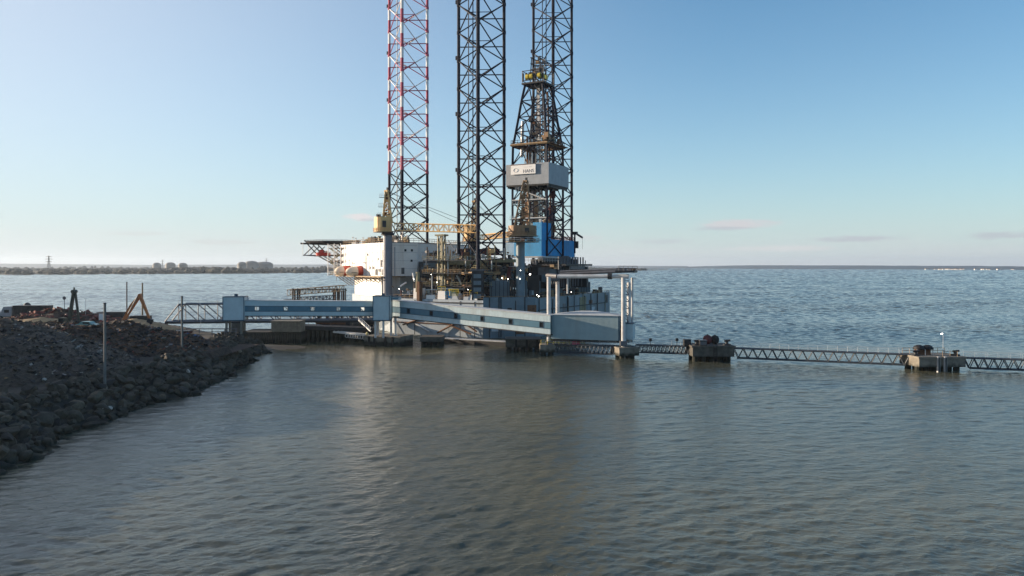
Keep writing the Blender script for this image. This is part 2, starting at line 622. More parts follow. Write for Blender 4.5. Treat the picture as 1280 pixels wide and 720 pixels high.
# patches of wind: long lanes across the estuary
lanes = wnoise(0.006, 0.35, 3.0, 4, 4, 0.6, 0.6)
ln = N.new('ShaderNodeMapRange')
ln.inputs['From Min'].default_value = 0.35
ln.inputs['From Max'].default_value = 0.65
ln.inputs['To Min'].default_value = 0.6
ln.inputs['To Max'].default_value = 1.3
L.new(lanes, ln.inputs['Value'])
hsum = math_node('MULTIPLY', math_node('ADD', math_node('MULTIPLY', chop, 0.30), math_node('MULTIPLY', rip, 0.10)), ln.outputs[0])
bp = N.new('ShaderNodeBump')
bp.inputs['Strength'].default_value = 1.0
bp.inputs['Distance'].default_value = 0.3
L.new(hsum, bp.inputs['Height'])
L.new(bp.outputs['Normal'], b.inputs['Normal'])
b.inputs['Roughness'].default_value = 0.07
silt = wnoise(0.012, 0.5, 1.5, 10, 5, 0.6, 0.8)
cr = N.new('ShaderNodeValToRGB')
cr.color_ramp.elements[0].position = 0.35
cr.color_ramp.elements[0].color = (0.04, 0.053, 0.048, 1)
cr.color_ramp.elements[1].position = 0.6
cr.color_ramp.elements[1].color = (0.115, 0.106, 0.064, 1)
L.new(silt, cr.inputs[0])
L.new(cr.outputs[0], b.inputs['Base Color'])
# real waves: a sheet of summed wave trains, finer where the water is near
rng = np.random.default_rng(5)
NR, NC = 3000, 860
ratio = (7000 / 17.0) ** (1 / (NR - 1))
dd = 17.0 * ratio ** np.arange(NR)
uu = np.linspace(-1.02, 1.02, NC)
X = dd[:, None] * uu[None, :]
Y = np.repeat(dd[:, None], NC, 1)
space = np.maximum(dd * (ratio - 1), dd * (uu[1] - uu[0]))[:, None]
Z = np.zeros_like(X)
slope2 = np.zeros_like(space)
X = X.astype(np.float32)
Y = Y.astype(np.float32)
Z = Z.astype(np.float32)
NW = 90
lam = np.exp(np.concatenate([rng.uniform(math.log(0.55), math.log(3.0), 46), rng.uniform(math.log(1.8), math.log(9), 60), rng.uniform(math.log(6), math.log(110), 50)]))
cap = np.maximum(4.2, space * 5.0)
for l_ in lam:
    w_ = np.clip((l_ / space - 2.6) / 1.0, 0, 1) * np.clip((cap * 1.5 - l_) / (cap * 0.5), 0, 1)
    w_ = (w_ * (1.0 if l_ < 2.4 else 0.75)).astype(np.float32)
    rows = np.nonzero(w_[:, 0] > 1e-3)[0]
    if len(rows) == 0:
        continue
    r0, r1 = rows[0], rows[-1] + 1
    th = R(90 + 14) + rng.normal(0, R(32))
    k_ = 2 * math.pi / l_
    arg = (k_ * math.cos(th)) * X[r0:r1] + (k_ * math.sin(th)) * Y[r0:r1] + np.float32(rng.uniform(0, 6.28))
    c_ = np.cos(arg)
    Z[r0:r1] += (w_[r0:r1] / np.float32(k_)) * (c_ + np.float32(0.4) * c_ * c_)
    slope2[r0:r1] += w_[r0:r1] ** 2 / 2
gust = 0.85 + 0.28 * np.sin(Y * 0.05 + np.sin(X * 0.013) * 2) * np.sin(X * 0.021 - Y * 0.011 + 1.3)
Z *= (0.112 / np.sqrt(np.maximum(slope2, 1e-6))).astype(np.float32)
open_water = np.clip((Y - 190) / 120, 0, 1) * np.clip((X + 60) / 120, 0, 1)      # windier out in the estuary
lee = np.clip((Y - 55) / 45, 0, 1) * np.clip((215 - Y) / 30, 0, 1)           # calmer behind the jetty
Z *= (gust * (1.0 - 0.36 * lee + 0.5 * open_water)).astype(np.float32)
edge = np.clip((1.02 - np.abs(uu)) / 0.08, 0, 1)[None, :] * np.clip((dd - 17) / 6, 0, 1)[:, None] * np.clip((7000 - dd) / 1500, 0, 1)[:, None]
Z *= edge
ws = 14800
flat = np.array([(-ws, -250, -.4), (ws, -250, -.4), (ws, 15300, -.4), (-ws, 15300, -.4)], float)
vv = np.concatenate([np.stack([X, Y, Z], -1).reshape(-1, 3), flat])
ii = (np.arange(NR - 1)[:, None] * NC + np.arange(NC - 1)[None, :]).reshape(-1)
quads = np.concatenate([np.stack([ii, ii + 1, ii + NC + 1, ii + NC], -1), [[NR * NC, NR * NC + 1, NR * NC + 2, NR * NC + 3]]]).astype(np.int32)
me = bpy.data.meshes.new('water')
me.vertices.add(len(vv))
me.vertices.foreach_set('co', vv.astype(np.float32).ravel())
me.loops.add(quads.size)
me.loops.foreach_set('vertex_index', quads.ravel())
me.polygons.add(len(quads))
me.polygons.foreach_set('loop_start', np.arange(0, quads.size, 4, dtype=np.int32))
me.polygons.foreach_set('use_smooth', np.ones(len(quads), bool))
me.materials.append(wm)
me.update(calc_edges=True)
wo = bpy.data.objects.new('water', me)
COL.objects.link(wo)
tag(wo, kind='structure')


# ================================================================== near land
def smooth(a, b_, x):
    t = min(1, max(0, (x - a) / (b_ - a)))
    return t * t * (3 - 2 * t)


def shore_x(y):
    """waterline x of the right hand shore at depth y"""
    w = 1.3 * math.sin(y * 0.11) + 0.8 * math.sin(y * 0.31 + 1)
    if y < 150:
        return -54.3 + w - (3.5 * smooth(120, 20, y) * -1)
    return -54.3 + w - 7.5 * smooth(150, 186, y) - 0.9 * max(0, y - 186)


def far_y(x):
    """waterline y of the far side of the land"""
    if x > -72:
        return 191
    if x > -140:
        return 191 + (-72 - x) * 1.15
    return 269


def land_z(x, y):
    s = shore_x(y) - x                       # metres inland from the right shore
    f = far_y(x) - y                         # metres inland from the far shore
    z1 = -2.5 + 7.4 * smooth(-4, 10.5, s)
    z2 = -2.5 + 7.2 * smooth(-3, 9, f)
    z = min(z1, z2)
    z += 0.35 * (mnoise.noise(V((x * 0.12, y * 0.12, 3))) + 0.5 * mnoise.noise(V((x * 0.4, y * 0.4, 1)))) * smooth(0, 10, min(s, f))
    return z


mb = MB()
xs = [-520, -420, -330, -270, -230, -200] + [-180 + i * 3 for i in range(28)] + [-96 + i * 1.2 for i in range(42)]
ys = [-120, -60, -20] + [5 + i * 2.5 for i in range(112)] + [292, 310]
vid = {}
vs, fs = [], []
for j, y in enumerate(ys):
    for i, x in enumerate(xs):
        vid[i, j] = len(vs)
        vs.append((x, y, land_z(x, y)))
for j in range(len(ys) - 1):
    for i in range(len(xs) - 1):
        fs.append((vid[i, j], vid[i + 1, j], vid[i + 1, j + 1], vid[i, j + 1]))
mb.add(vs, fs, dirt)
tag(mb.build('ground', smooth=True), kind='structure')


def heap(name, cx, cy, rx, ry, h, seed, material, shards, mats, size, n=70, rot=0.0, lump=0.25, z0=4.3, flat=0.0):
    """a heap as a lumpy height field, littered with loose pieces"""
    mb = MB()
    vs, fs = [], []

    def hz_(u, v):
        r = math.hypot(u, v)
        e = max(0.0, 1 - r)
        if flat:
            e = min(1.0, e / (1 - flat))
        base = e ** 0.85
        q = V((u * 3 + seed, v * 3, seed))
        l = mnoise.fractal(q, 1.0, 2.0, 4)
        return h * base * (1 + lump * l) + (lump * 0.8 * mnoise.noise(q * 4) if e > 0 else -1)
    ca, sa = math.cos(rot), math.sin(rot)
    for j in range(n + 1):
        for i in range(n + 1):
            u, v = -1 + 2 * i / n, -1 + 2 * j / n
            X, Y = u * rx, v * ry
            vs.append((cx + X * ca - Y * sa, cy + X * sa + Y * ca, z0 + hz_(u, v)))
    for j in range(n):
        for i in range(n):
            a = j * (n + 1) + i
            fs.append((a, a + 1, a + n + 2, a + n + 1))
    mb.add(vs, fs, material)
    rnd = random.Random(seed)
    for k in range(shards):
        rr, aa = math.sqrt(rnd.random()) * 0.97, rnd.random() * 2 * PI
        u, v = rr * math.cos(aa), rr * math.sin(aa)
        X, Y = u * rx, v * ry
        p = (cx + X * ca - Y * sa, cy + X * sa + Y * ca, z0 + hz_(u, v) + 0.05)
        s = size * (0.4 + rnd.random() ** 2 * 1.6)
        m_ = rnd.choices(mats[0], mats[1])[0]
        kind = rnd.random()
        if kind < 0.4:
            dims = (s * 1.6, s * 0.9, s * 0.12)
        elif kind < 0.75:
            dims = (s * 2.2, s * 0.16, s * 0.16)
        else:
            dims = (s * 0.8, s * 0.7, s * 0.5)
        mb.box(p, dims, m_, rnd.random() * 6.28, rnd.uniform(-0.7, 0.7), rnd.uniform(-0.7, 0.7))
    return tag(mb.build(name, origin=(cx, cy, z0)), kind='stuff')


mixA = ([scrap_a, rust_steel, black, scrap_c, scrap_d, mid_steel], [8, 4, 5, 0.2, 0.5, 0.8])
mixB = ([scrap_b, dark_steel, black, scrap_c, conc_dark, tan_steel], [6, 4, 4, 0.9, 2.0, 0.5])
heap('scrap_heap', -90, 150, 31, 22, 4.9, 11, scrap_a, 6500, mixA, 0.5, n=90, flat=0.4, lump=0.3)
heap('unseen_shade_heap', -93, 119, 31, 27, 7.2, 23, scrap_b, 7500, mixB, 0.34, n=100, flat=0.42, lump=0.16)
heap('unseen_shade_heap', -172, 128, 40, 104, 20.5, 37, scrap_b, 900, mixB, 0.9, flat=0.3, lump=0.12)  # unseen ridge, added to throw shade over the bank and near water
heap('rusty_scrap_heap', -139, 226, 20, 10, 4.2, 41, scrap_a, 700, ([scrap_d, scrap_a, maroon, scrap_c], [5, 4, 3, 0.4]), 0.8, n=30)
heap('sand_heap', -100, 196, 12, 7, 3.4, 5, sandm, 0, ([sandm], [1]), 0.3, n=40, lump=0.12)
heap('sand_heap', -136, 212, 16, 6, 2.6, 9, sandm, 0, ([sandm], [1]), 0.3, n=40, lump=0.12)
# mud bank at the tip of the land
mb = MB()
vs, fs = [], []
for j in range(15):
    for i in range(31):
        x, y = -90 + i * 1.5, 186 + j * 1.3
        e = 1 - math.hypot((x + 69) / 21, (y - 195) / 9.0)
        vs.append((x, y, -0.6 + 1.5 * max(0, e) ** 0.7 + 0.12 * mnoise.noise(V((x * 0.4, y * 0.4, 0)))))
for j in range(14):
    for i in range(30):
        a = j * 31 + i
        fs.append((a, a + 1, a + 32, a + 31))
mb.add(vs, fs, mudm)
tag(mb.build('mud_bank', smooth=True), kind='structure')

# ------------------------------------------------------------------ revetment rocks
import bmesh


def rock_mesh(seed, material):
    bm = bmesh.new()
    bmesh.ops.create_icosphere(bm, subdivisions=2, radius=1.0)
    rnd = random.Random(seed)
    planes = [(V((rnd.gauss(0, 1), rnd.gauss(0, 1), rnd.gauss(0, 1))).normalized(), rnd.uniform(0.42, 0.8)) for _ in range(11)]
    for v in bm.verts:
        p = v.co.copy()
        for n_, d_ in planes:                   # quarried faces
            t = p.dot(n_) - d_
            if t > 0:
                p -= n_ * t
        p += p.normalized() * 0.05 * mnoise.noise(p * 2.3 + V((seed, 0, 0)))
        v.co = p
    me = bpy.data.meshes.new('boulder')
    bm.to_mesh(me)
    bm.free()
    me.materials.append(material)
    return me


rock_meshes = [rock_mesh(100 + k, (rockm, rockm, rock_brown, rockm, rock_dark)[k % 5]) for k in range(12)]
pale_mesh = rock_mesh(301, rockp)
rnd = random.Random(4)
spots = []
y = 50.0
while y < 192:
    sx = shore_x(y)
    s = -2.2
    while s < 9.5:
        r = rnd.choice((rnd.uniform(0.4, 0.7), rnd.uniform(0.6, 0.95), rnd.uniform(0.8, 1.3))) * (1.1 if s < 5 else 0.85)
        x = sx - s + rnd.uniform(-0.5, 0.5)
        yy = y + rnd.uniform(-0.8, 0.8)
        spots.append((x, yy, land_z(x, yy) + 0.22 * r + rnd.uniform(-0.1, 0.35), r))
        s += r * 1.25
    y += 1.25
view = [q for q in spots if -640 * q[1] / F - 1 < q[0] and HY + (H - q[2]) / q[1] * F < 730]
view.sort(key=lambda q: -q[3] / q[1])
single, rest = view[:290], view[290:]
pale_idx = {}
for k, (px, py) in enumerate(((30, 512), (137, 482), (235, 452), (127, 484), (300, 428))):
    d = F * (H - 4.6) / (py - HY)
    pale_idx[k] = (xat(px, d), d)
for k, (x, yy, z, r) in enumerate(single):
    o = bpy.data.objects.new('boulder', rock_meshes[k % 12])
    COL.objects.link(o)
    o.location = (x, yy, z)
    o.scale = (r * rnd.uniform(0.85, 1.3), r * rnd.uniform(0.85, 1.2), r * rnd.uniform(0.6, 0.95))
    o.rotation_euler = (rnd.uniform(-0.5, 0.5), rnd.uniform(-0.5, 0.5), rnd.uniform(0, 6.28))
    tag(o, 'dark grey quarried boulder lying among many in the rock armour beside the water', 'boulder',
        'boulders of the shore armour')
pl = ['small pale stone on the nearest stretch of the dark rock bank',
      'larger pale stone at the foot of the nearest tall pole',
      'pale stone high on the rock bank near the second tall pole',
      'smaller pale stone lying left of the pale stone by the nearest pole',
      'pale stone on the rock bank at the tip of the land']
for k, (x, yy) in pale_idx.items():
    o = bpy.data.objects.new('pale_stone', pale_mesh)
    COL.objects.link(o)
    r = (0.3, 0.45, 0.55, 0.3, 0.45)[k]
    o.location = (x, yy, land_z(x, yy) + 0.75 + (0.5 if k in (2, 4) else 0))
    o.scale = (r, r * 0.9, r * 0.7)
    o.rotation_euler = (0.3 * k, 0.2, k)
    tag(o, pl[k], 'stone')
mb = MB()
for k, (x, yy, z, r) in enumerate(rest + [q for q in spots if q not in view]):
    me = rock_meshes[k % 12]
    M = Matrix.Translation((x, yy, z)) @ Matrix.Rotation(rnd.uniform(0, 6.28), 4, 'Z') @ Matrix.Rotation(rnd.uniform(-.5, .5), 4, 'X') @ Matrix.Diagonal((r * 1.1, r, r * 0.8, 1))
    mb.add([M @ v.co for v in me.vertices], [tuple(p.vertices) for p in me.polygons], rockm)
tag(mb.build('rock_armour'), kind='stuff')

# ================================================================== far shores
def shore_left(x):
    # waterline depth of the low far shore, receding to the right
    t = (x + 1250) / 2070
    return 1800 + 1800 * max(-0.6, t) + 25 * math.sin(x * 0.01)


mb = MB()
vs, fs = [], []
nx = 60
for i in range(nx + 1):
    x = -6000 + 7080 * i / nx
    y0 = shore_left(x)
    for (dy, z) in ((0, -0.3), (30, 1.2), (60, 2.5), (2500, 4.0), (6500, 5.0)):
        vs.append((x * (1 + dy / 3000 * (1 if x < 0 else 0.1)), y0 + dy, z))
for i in range(nx):
    for k in range(4):
        a = i * 5 + k
        fs.append((a, a + 5, a + 6, a + 1))
mb.add(vs, fs, fieldm)
tag(mb.build('far_marsh', smooth=True), kind='structure')

# woods on the marsh: rows of clumped crowns, one mass
mb = MB()
rnd = random.Random(12)
for row in range(11):
    off = 45 + row * 150 + 16 * row * row
    x = -3600 - row * 250
    while x < 640:
        y0 = shore_left(x) + off + rnd.uniform(-40, 40)
        dens = mnoise.noise(V((x * 0.004, row * 3.1, 0)))
        xx = x * (1 + off / 3000 * (1 if x < 0 else 0.1))
        if dens > (-0.6 if row < 3 else -0.3):
            w = rnd.uniform(14, 34)
            hh = rnd.uniform(6, 11) * (1.35 if row < 2 else 1.0) * (0.8 + max(0, dens)) * (1 + 0.05 * row)
            prof = [(w * 0.45, 0), (w * 0.52, hh * 0.45), (w * 0.36, hh * 0.8), (w * 0.1, hh)]
            k0 = len(mb.v)
            mb.revolve(prof, (xx, y0, 2.2 + row * 0.15), treem, 7)
            for q in range(k0, len(mb.v)):
                px_, py_, pz_ = mb.v[q]
                mb.v[q] = (px_ + rnd.uniform(-2, 2), py_ + rnd.uniform(-2, 2), pz_ + rnd.uniform(-.9, .9))
        x += rnd.uniform(6, 15)
tag(mb.build('distant_woods'), kind='stuff')


def ridge(name, pts, depth_, seed, material):
    """long low hill; pts = (px, top row, distance)"""
    mb = MB()
    vs, fs = [], []
    P = []
    for (a, b_) in zip(pts[:-1], pts[1:]):
        n = 26
        for k in range(n):
            t = k / n
            P.append((a[0] + (b_[0] - a[0]) * t, a[1] + (b_[1] - a[1]) * t, a[2] + (b_[2] - a[2]) * t))
    P.append(pts[-1])
    for (px, py, d) in P:
        x = xat(px, d)
        top = zat(py, d) + 2.2 * mnoise.noise(V((px * 0.03, seed, 0))) + 1.0 * mnoise.noise(V((px * 0.2, seed, 4)))
        top = max(1.5, top)
        for (dy, zz) in ((-0.10, -1.5), (-0.085, 1.2), (-0.04, 0.55 * top), (0, top), (0.12, 0.6 * top), (0.25, -1)):
            vs.append((x * (1 + dy), d * (1 + dy) + 30 * mnoise.noise(V((px * 0.1, dy * 20, seed))), zz))
    for i in range(len(P) - 1):
        for k in range(5):
            a = i * 6 + k
            fs.append((a, a + 6, a + 7, a + 1))
    mb.add(vs, fs, material)
    return tag(mb.build(name, smooth=True), kind='structure')


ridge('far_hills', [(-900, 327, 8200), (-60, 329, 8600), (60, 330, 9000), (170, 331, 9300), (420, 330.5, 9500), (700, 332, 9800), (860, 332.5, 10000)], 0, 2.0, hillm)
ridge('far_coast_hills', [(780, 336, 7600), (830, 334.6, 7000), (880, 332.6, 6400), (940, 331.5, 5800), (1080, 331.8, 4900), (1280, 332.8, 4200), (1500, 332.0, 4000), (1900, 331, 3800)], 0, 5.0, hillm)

# small white buildings on the far right coast
rnd = random.Random(31)
proto = None
for k in range(34):
    px = rnd.choice([rnd.uniform(1168, 1200), rnd.uniform(1200, 1300), rnd.uniform(1130, 1290)])
    d = (4900 - (px - 1080) * 3.5) * 0.91
    x = xat(px, d)
    t = Thing('far_house', (x, d, 1.0), 'tiny white building on the low coast at the horizon', 'building',
              'white buildings along the far coast')
    w, h_, dp = rnd.uniform(7, 18), rnd.uniform(3.5, 7), rnd.uniform(7, 10)
    m1 = MB()
    m1.bb(x - w / 2, x + w / 2, d - dp / 2, d + dp / 2, 0.6, 1 + h_, houses)
    t.part('wall', m1)
    m2 = MB()
    m2.add([(x - w / 2 - .5, d - dp / 2 - .5, 1 + h_ + .05), (x + w / 2 + .5, d - dp / 2 - .5, 1 + h_ + .05), (x + w / 2 + .5, d + dp / 2 + .5, 1 + h_ + .05),
            (x - w / 2 - .5, d + dp / 2 + .5, 1 + h_ + .05), (x - w / 2 - .5, d, 4 + h_), (x + w / 2 + .5, d, 4 + h_)],
           [(0, 1, 5, 4), (2, 3, 4, 5), (0, 4, 3), (1, 2, 5), (0, 3, 2, 1)], rust_steel)
    t.part('roof', m2)


# storage tanks
def tank(px0, px1, ytop, d, label):
    x0, x1 = xat(px0, d), xat(px1, d)
    r = (x1 - x0) / 2
    h_ = zat(ytop, d) - 3.5
    c = ((x0 + x1) / 2, d, 3.2)
    t = Thing('storage_tank', c, label, 'storage tank', 'storage tanks on the far marsh')
    m1 = MB()
    m1.revolve([(r, -0.5), (r, h_ * 0.68)], c, tankm, 20)
    t.part('wall', m1, smooth=False)
    m2 = MB()
    m2.revolve([(r * 1.01, h_ * 0.68 + .05), (r * 0.9, h_ * 0.83), (r * 0.62, h_ * 0.95), (r * 0.2, h_)], c, tankm, 20)
    t.part('roof', m2, smooth=True)


tank(191, 201, 328.2, 3300, 'leftmost small domed tank, left of the other two in the small far tank group')
tank(207, 219, 327.8, 3350, 'middle domed tank of the small far tank group')
tank(223, 234, 328.4, 3300, 'rightmost domed tank of the small far tank group')
tank(297, 308, 327.2, 3000, 'narrow pale tank at the left end of the large far tank group')
tank(306, 323, 326.0, 3150, 'tall broad domed tank near the left of the large far tank group')
tank(319, 341, 327.0, 3250, 'widest low domed tank at the right end of the large far tank group')


def pylon(px, ytop, d, label, sc=1.0):
    x = xat(px, d)
    zt = zat(ytop, d)
    z0 = 3.0
    t = Thing('electricity_pylon', (x, d, z0), label, 'electricity pylon', 'electricity pylons on the far marsh')
    m1 = MB()
    b_, tp = 5.5 * sc, 1.0 * sc
    hh = zt - z0
    prev = None
    for k in range(8):
        f = k / 7
        w = b_ + (tp - b_) * min(1, f * 1.25)
        ring = [V((x + sx * w, d + sy * w, z0 - 0.5 + hh * f)) for sx, sy in ((-1, -1), (1, -1), (1, 1), (-1, 1))]
        if prev:
            for i in range(4):
                m1.tube(prev[i], ring[i], 0.45 * sc, truss_m, 4)
                m1.tube(prev[i], ring[(i + 1) % 4], 0.28 * sc, truss_m, 4)
                m1.tube(prev[(i + 1) % 4], ring[i], 0.28 * sc, truss_m, 4)
        prev = ring
    t.part('tower', m1)
    for f, w in ((0.62, 11), (0.78, 14), (0.93, 10)):
        m2 = MB()
        zz = z0 + hh * f
        m2.tube((x - w * sc, d, zz), (x + w * sc, d, zz), 0.45 * sc, truss_m, 4)
        m2.tube((x - w * sc, d, zz), (x, d, zz + 2.5 * sc), 0.3 * sc, truss_m, 4)
        m2.tube((x + w * sc, d, zz), (x, d, zz + 2.5 * sc), 0.3 * sc, truss_m, 4)
        t.part('cross_arm', m2)


pylon(61, 319.5, 2500, 'tall lattice pylon standing alone on the low far shore at the left')
pylon(203, 324.5, 3900, 'faint small pylon just behind the small far tank group', 0.8)
pylon(333, 322.8, 3900, 'faint small pylon behind the right end of the large far tank group', 0.8)

# ================================================================== mooring dolphins, footbridges
def dolphin(px0, px1, ytop, ybot, d, label, piles, depth_m, rz=0.0, capm=conc, group=None, fender=False, name='mooring_dolphin', lip=0.0):
    """concrete cap on piles: px0..px1 wide, cap from ytop row to ybot row, d metres away (front face)"""
    x0, x1 = xat(px0, d), xat(px1, d)
    zt, zb = zat(ytop, d), zat(ybot, d)
    cx, cy = (x0 + x1) / 2, d + depth_m / 2
    w = x1 - x0
    t = Thing(name, (cx, cy, 0), label, 'mooring dolphin', group, rz=rz, local=True)
    m1 = MB()
    m1.bb(-w / 2, w / 2, -depth_m / 2, depth_m / 2, zb, zt, capm)
    if lip:
        m1.bb(-w / 2 - lip, w / 2 + lip, -depth_m / 2 - lip, depth_m / 2 + lip, zt - 0.35, zt + 0.003, capm)
    t.part('cap', m1)
    nx, ny = piles
    for i in range(nx):
        for j in range(ny):
            m2 = MB()
            fx = -w / 2 + w * (i + 0.5) / nx
            fy = -depth_m / 2 + depth_m * (j + 0.5) / ny
            m2.tube((fx, fy, -4), (fx, fy, zb), 0.62, pile_m, 10)
            t.part('pile', m2)
    if fender:
        for fx in fender:
            m2 = MB()
            m2.box((fx * w, -depth_m / 2 - 0.22, (zt - 0.5) / 2), (0.5, 0.4, zt + 0.4), rubber)
            t.part('fender', m2)
    return t, (cx, cy, zt, w)


dol_mid, dm = dolphin(458, 508, 420.5, 432.6, 198, 'broad low concrete base carrying the legs of the middle blue transfer house', (4, 2), 8, rz=R(-18), lip=0.15, fender=(-0.35, -0.2, 0.1, 0.3))
dol_pile, dp_ = dolphin(525, 553, 421.5, 427.5, 197, 'small dark piled platform just right of the base under the middle transfer house', (4, 3), 7, capm=conc_dark)
dol_brk, db = dolphin(632, 676, 424, 434.5, 186, 'brown concrete platform left of the small pier under the gantry foot, against the rig', (5, 2), 7, capm=conc_dark, lip=0.2, fender=(-.2, .1, .4))
dol_gl, dg = dolphin(675, 693.5, 431, 440.5, 178, 'small concrete pier under the left foot of the gantry, beside the pink box', (2, 2), 3.6)
dol_gr, dgr = dolphin(770, 796.5, 434.5, 445, 171, 'square concrete pier under the right foot of the gantry', (2, 2), 5.2, rz=R(14), lip=0.12)
dol_a, da = dolphin(866, 918, 432.5, 446, 164.5, 'dark concrete dolphin in open water with two round fenders on top', (5, 2), 7, capm=conc_dark, lip=0.25)
dol_b, dbb = dolphin(1147, 1207, 446.0, 459.0, 150, 'larger concrete dolphin near the right edge carrying a lamp post', (6, 2), 7, rz=R(3), lip=0.2)


def footbridge(p, q, label, n, hgt=2.1, railc=galv):
    """truss span with hand rails; p, q deck ends"""
    p, q = V(p), V(q)
    c = (p + q) / 2
    t = Thing('footbridge', (c.x, c.y, 0), label, 'footbridge', 'truss footbridges between the dolphins')
    d = (q - p)
    e = d.normalized()
    nr = V((e.y, -e.x, 0)).normalized()
    if nr.y > 0:
        nr = -nr
    for sgn, nm in ((1, 'truss'), (-1, 'truss')):
        m1 = MB()
        off = nr * 0.8 * sgn
        a, b_ = p + off, q + off
        dn = V((0, 0, -hgt))
        m1.tube(a, b_, 0.15, truss_m, 4)
        m1.tube(a + dn + e * 0.8, b_ + dn - e * 0.8, 0.13, truss_m, 4)
        for k in range(n):
            A = a.lerp(b_, k / n)
            B = a.lerp(b_, (k + 0.5) / n) + dn
            C = a.lerp(b_, (k + 1) / n)
            m1.tube(A, B, 0.09, truss_m, 4)
            m1.tube(B, C, 0.09, truss_m, 4)
        t.part(nm, m1)
    m2 = MB()
    m2.slab(p + nr * 0.75, q + nr * 0.75, -0.02, 0.1, nr, 1.5, dark_steel)
    t.part('deck', m2)
    for sgn in (1, -1):
        m3 = MB()
        m3.rail([p + nr * 0.78 * sgn + V((0, 0, .1)), q + nr * 0.78 * sgn + V((0, 0, .1))], 1.1, railc, 0.022, 1.9)
        t.part('handrail', m3)
    return t


def top(D, fx, fy=0.0):
    cx, cy, zt, w = D
    return V((cx + fx * w, cy + fy, zt))


footbridge(V((xat(693, 179.5), 179.8, zat(430.5, 179.5))), V((xat(771, 174), 174, zat(432.5, 174))), 'short truss footbridge below the blue box between the two gantry feet', 15, 1.95)
footbridge(V((xat(796, 173), 173.5, zat(431, 173))), V((xat(864, 168), 168.3, zat(433, 168))), 'truss footbridge between the right gantry foot and the dolphin with round fenders', 14, 1.75)
footbridge(V((xat(917, 168), 168, zat(435, 168))), V((xat(1137, 154), 154, zat(443, 154))), 'longest truss footbridge joining the two open water dolphins', 17, 2.2)
footbridge(V((xat(1205, 153), 153, zat(447, 153))), V((xat(1400, 143), 143, zat(453.5, 143))), 'truss footbridge running out of the picture at the right edge', 15, 2.1)


# gear on the dolphins
def hook(x, y, z, label, r=1.0):
    t = Thing('mooring_hook', (x, y, z), label, 'mooring hook')
    m1 = MB()
    m1.bb(x - .7 * r, x + .7 * r, y - .7 * r, y + .7 * r, z, z + .35 * r, dark_steel)
    t.part('base', m1)
    m2 = MB()
    m2.tube((x, y, z + .3 * r), (x, y, z + 1.1 * r), .35 * r, dark_steel, 8)
    m2.tube((x - .6 * r, y, z + 1.0 * r), (x + .7 * r, y - .3, z + 1.15 * r), .26 * r, dark_steel, 6)
    t.part('hook', m2)


def round_fender(x, y, z, r, m_, label):
    t = Thing('round_fender', (x, y, z), label, 'fender')
    m1 = MB()
    prof = []
    for k in range(9):
        a = PI * k / 8
        prof.append((max(.02, r * math.sin(a) ** .7), r - r * math.cos(a)))
    m1.revolve(prof, (x, y, z), m_, 14)
    t.part('body', m1, smooth=True)
    m2 = MB()
    m2.tube((x, y, z + 1.98 * r), (x, y, z + 2.15 * r), .2 * r, rubber, 8)
    t.part('cap', m2)


cx, cy, zt, w = da
round_fender(cx - .3, cy + .5, zt, 1.05, maroon, 'dark red round fender standing on the dark dolphin, left of the black one')
round_fender(cx + 1.4, cy + .6, zt, 1.0, rubber, 'black round fender standing on the dark dolphin beside the dark red one')
hook(cx - 3.4, cy - 2, zt, 'low black mooring hook at the left end of the dark dolphin')
hook(cx + 3.4, cy - 2, zt, 'low black mooring hook at the right end of the dark dolphin')
m = MB()
m.bb(cx - 3, cx - 1.4, cy - 3.2, cy - 1.8, zt, zt + 1.15, dark_steel)
m.bb(cx - 2.9, cx - 1.5, cy - 3.25, cy - 3.2, zt + .2, zt + .95, mid_steel)
m.bb(cx - 3.08, cx - 1.32, cy - 3.28, cy - 1.72, zt + 1.15, zt + 1.25, mid_steel)
tag(m.build('locker', origin=(cx - 2.2, cy - 2.5, zt)), 'low dark locker at the front of the dark dolphin', 'locker')
m = MB()
m.tube((0, 0, 0), (0, 0, .15), .2, galv, 8)
m.tube((0, 0, .1), (0, 0, 3.6), .045, galv, 5)
o = m.build('marker_pole')
o.location = (cx + 2.2, cy + 1.6, zt)
tag(o, 'thin pale pole standing behind the black fender on the dark dolphin', 'pole')
t = Thing('ladder', (cx + .3, cy - 3.9, 0), 'dark access ladder down the middle of the dark dolphin front', 'ladder')
m = MB()
for sx in (-.35, .35):
    m.tube((cx + .3 + sx, cy - 3.9, -.5), (cx + .3 + sx, cy - 3.9, zt + .8), .07, black, 4)
t.part('rail', m)
m = MB()
for k in range(10):
    m.tube((cx - .05, cy - 3.9, .1 + k * .35), (cx + .65, cy - 3.9, .1 + k * .35), .05, black, 4)
t.part('rung', m)

cx, cy, zt, w = dbb
# canopy shelter with two black humps
t = Thing('fender_rack', (cx - 1.6, cy, zt), 'pair of black humped tarpaulins over gear on the dolphin with the lamp post', 'tarpaulin')
for k, sx in enumerate((-2.7, -.9)):
    m = MB()
    prof = [(1.15, 1.15), (1.1, 1.5), (.85, 1.85), (.4, 2.05), (.03, 2.08)]
    m.revolve(prof, (cx + sx, cy, zt), black, 12)
    t.part('cover', m, smooth=True)
for sx in (-3.5, -1.8, -.2):
    m = MB()
    m.tube((cx + sx, cy - .8, zt), (cx + sx, cy - .8, zt + 1.2), .09, pale_steel, 5)
    t.part('post', m)
m = MB()
m.bb(cx - 3.3, cx - .5, cy - .5, cy + .7, zt, zt + 1.1, rust_steel)
t.part('frame', m)
hook(cx - 4.2, cy - 1.5, zt, 'mooring hook at the left end of the dolphin with the lamp post', .9)
hook(cx + 4.0, cy - 1.5, zt, 'mooring hook at the right end of the dolphin with the lamp post', .9)
t = Thing('handrail', (cx, cy + 3.1, zt), 'tan pipe handrails along the edges of the dolphin with the lamp post', 'handrail')
m = MB()
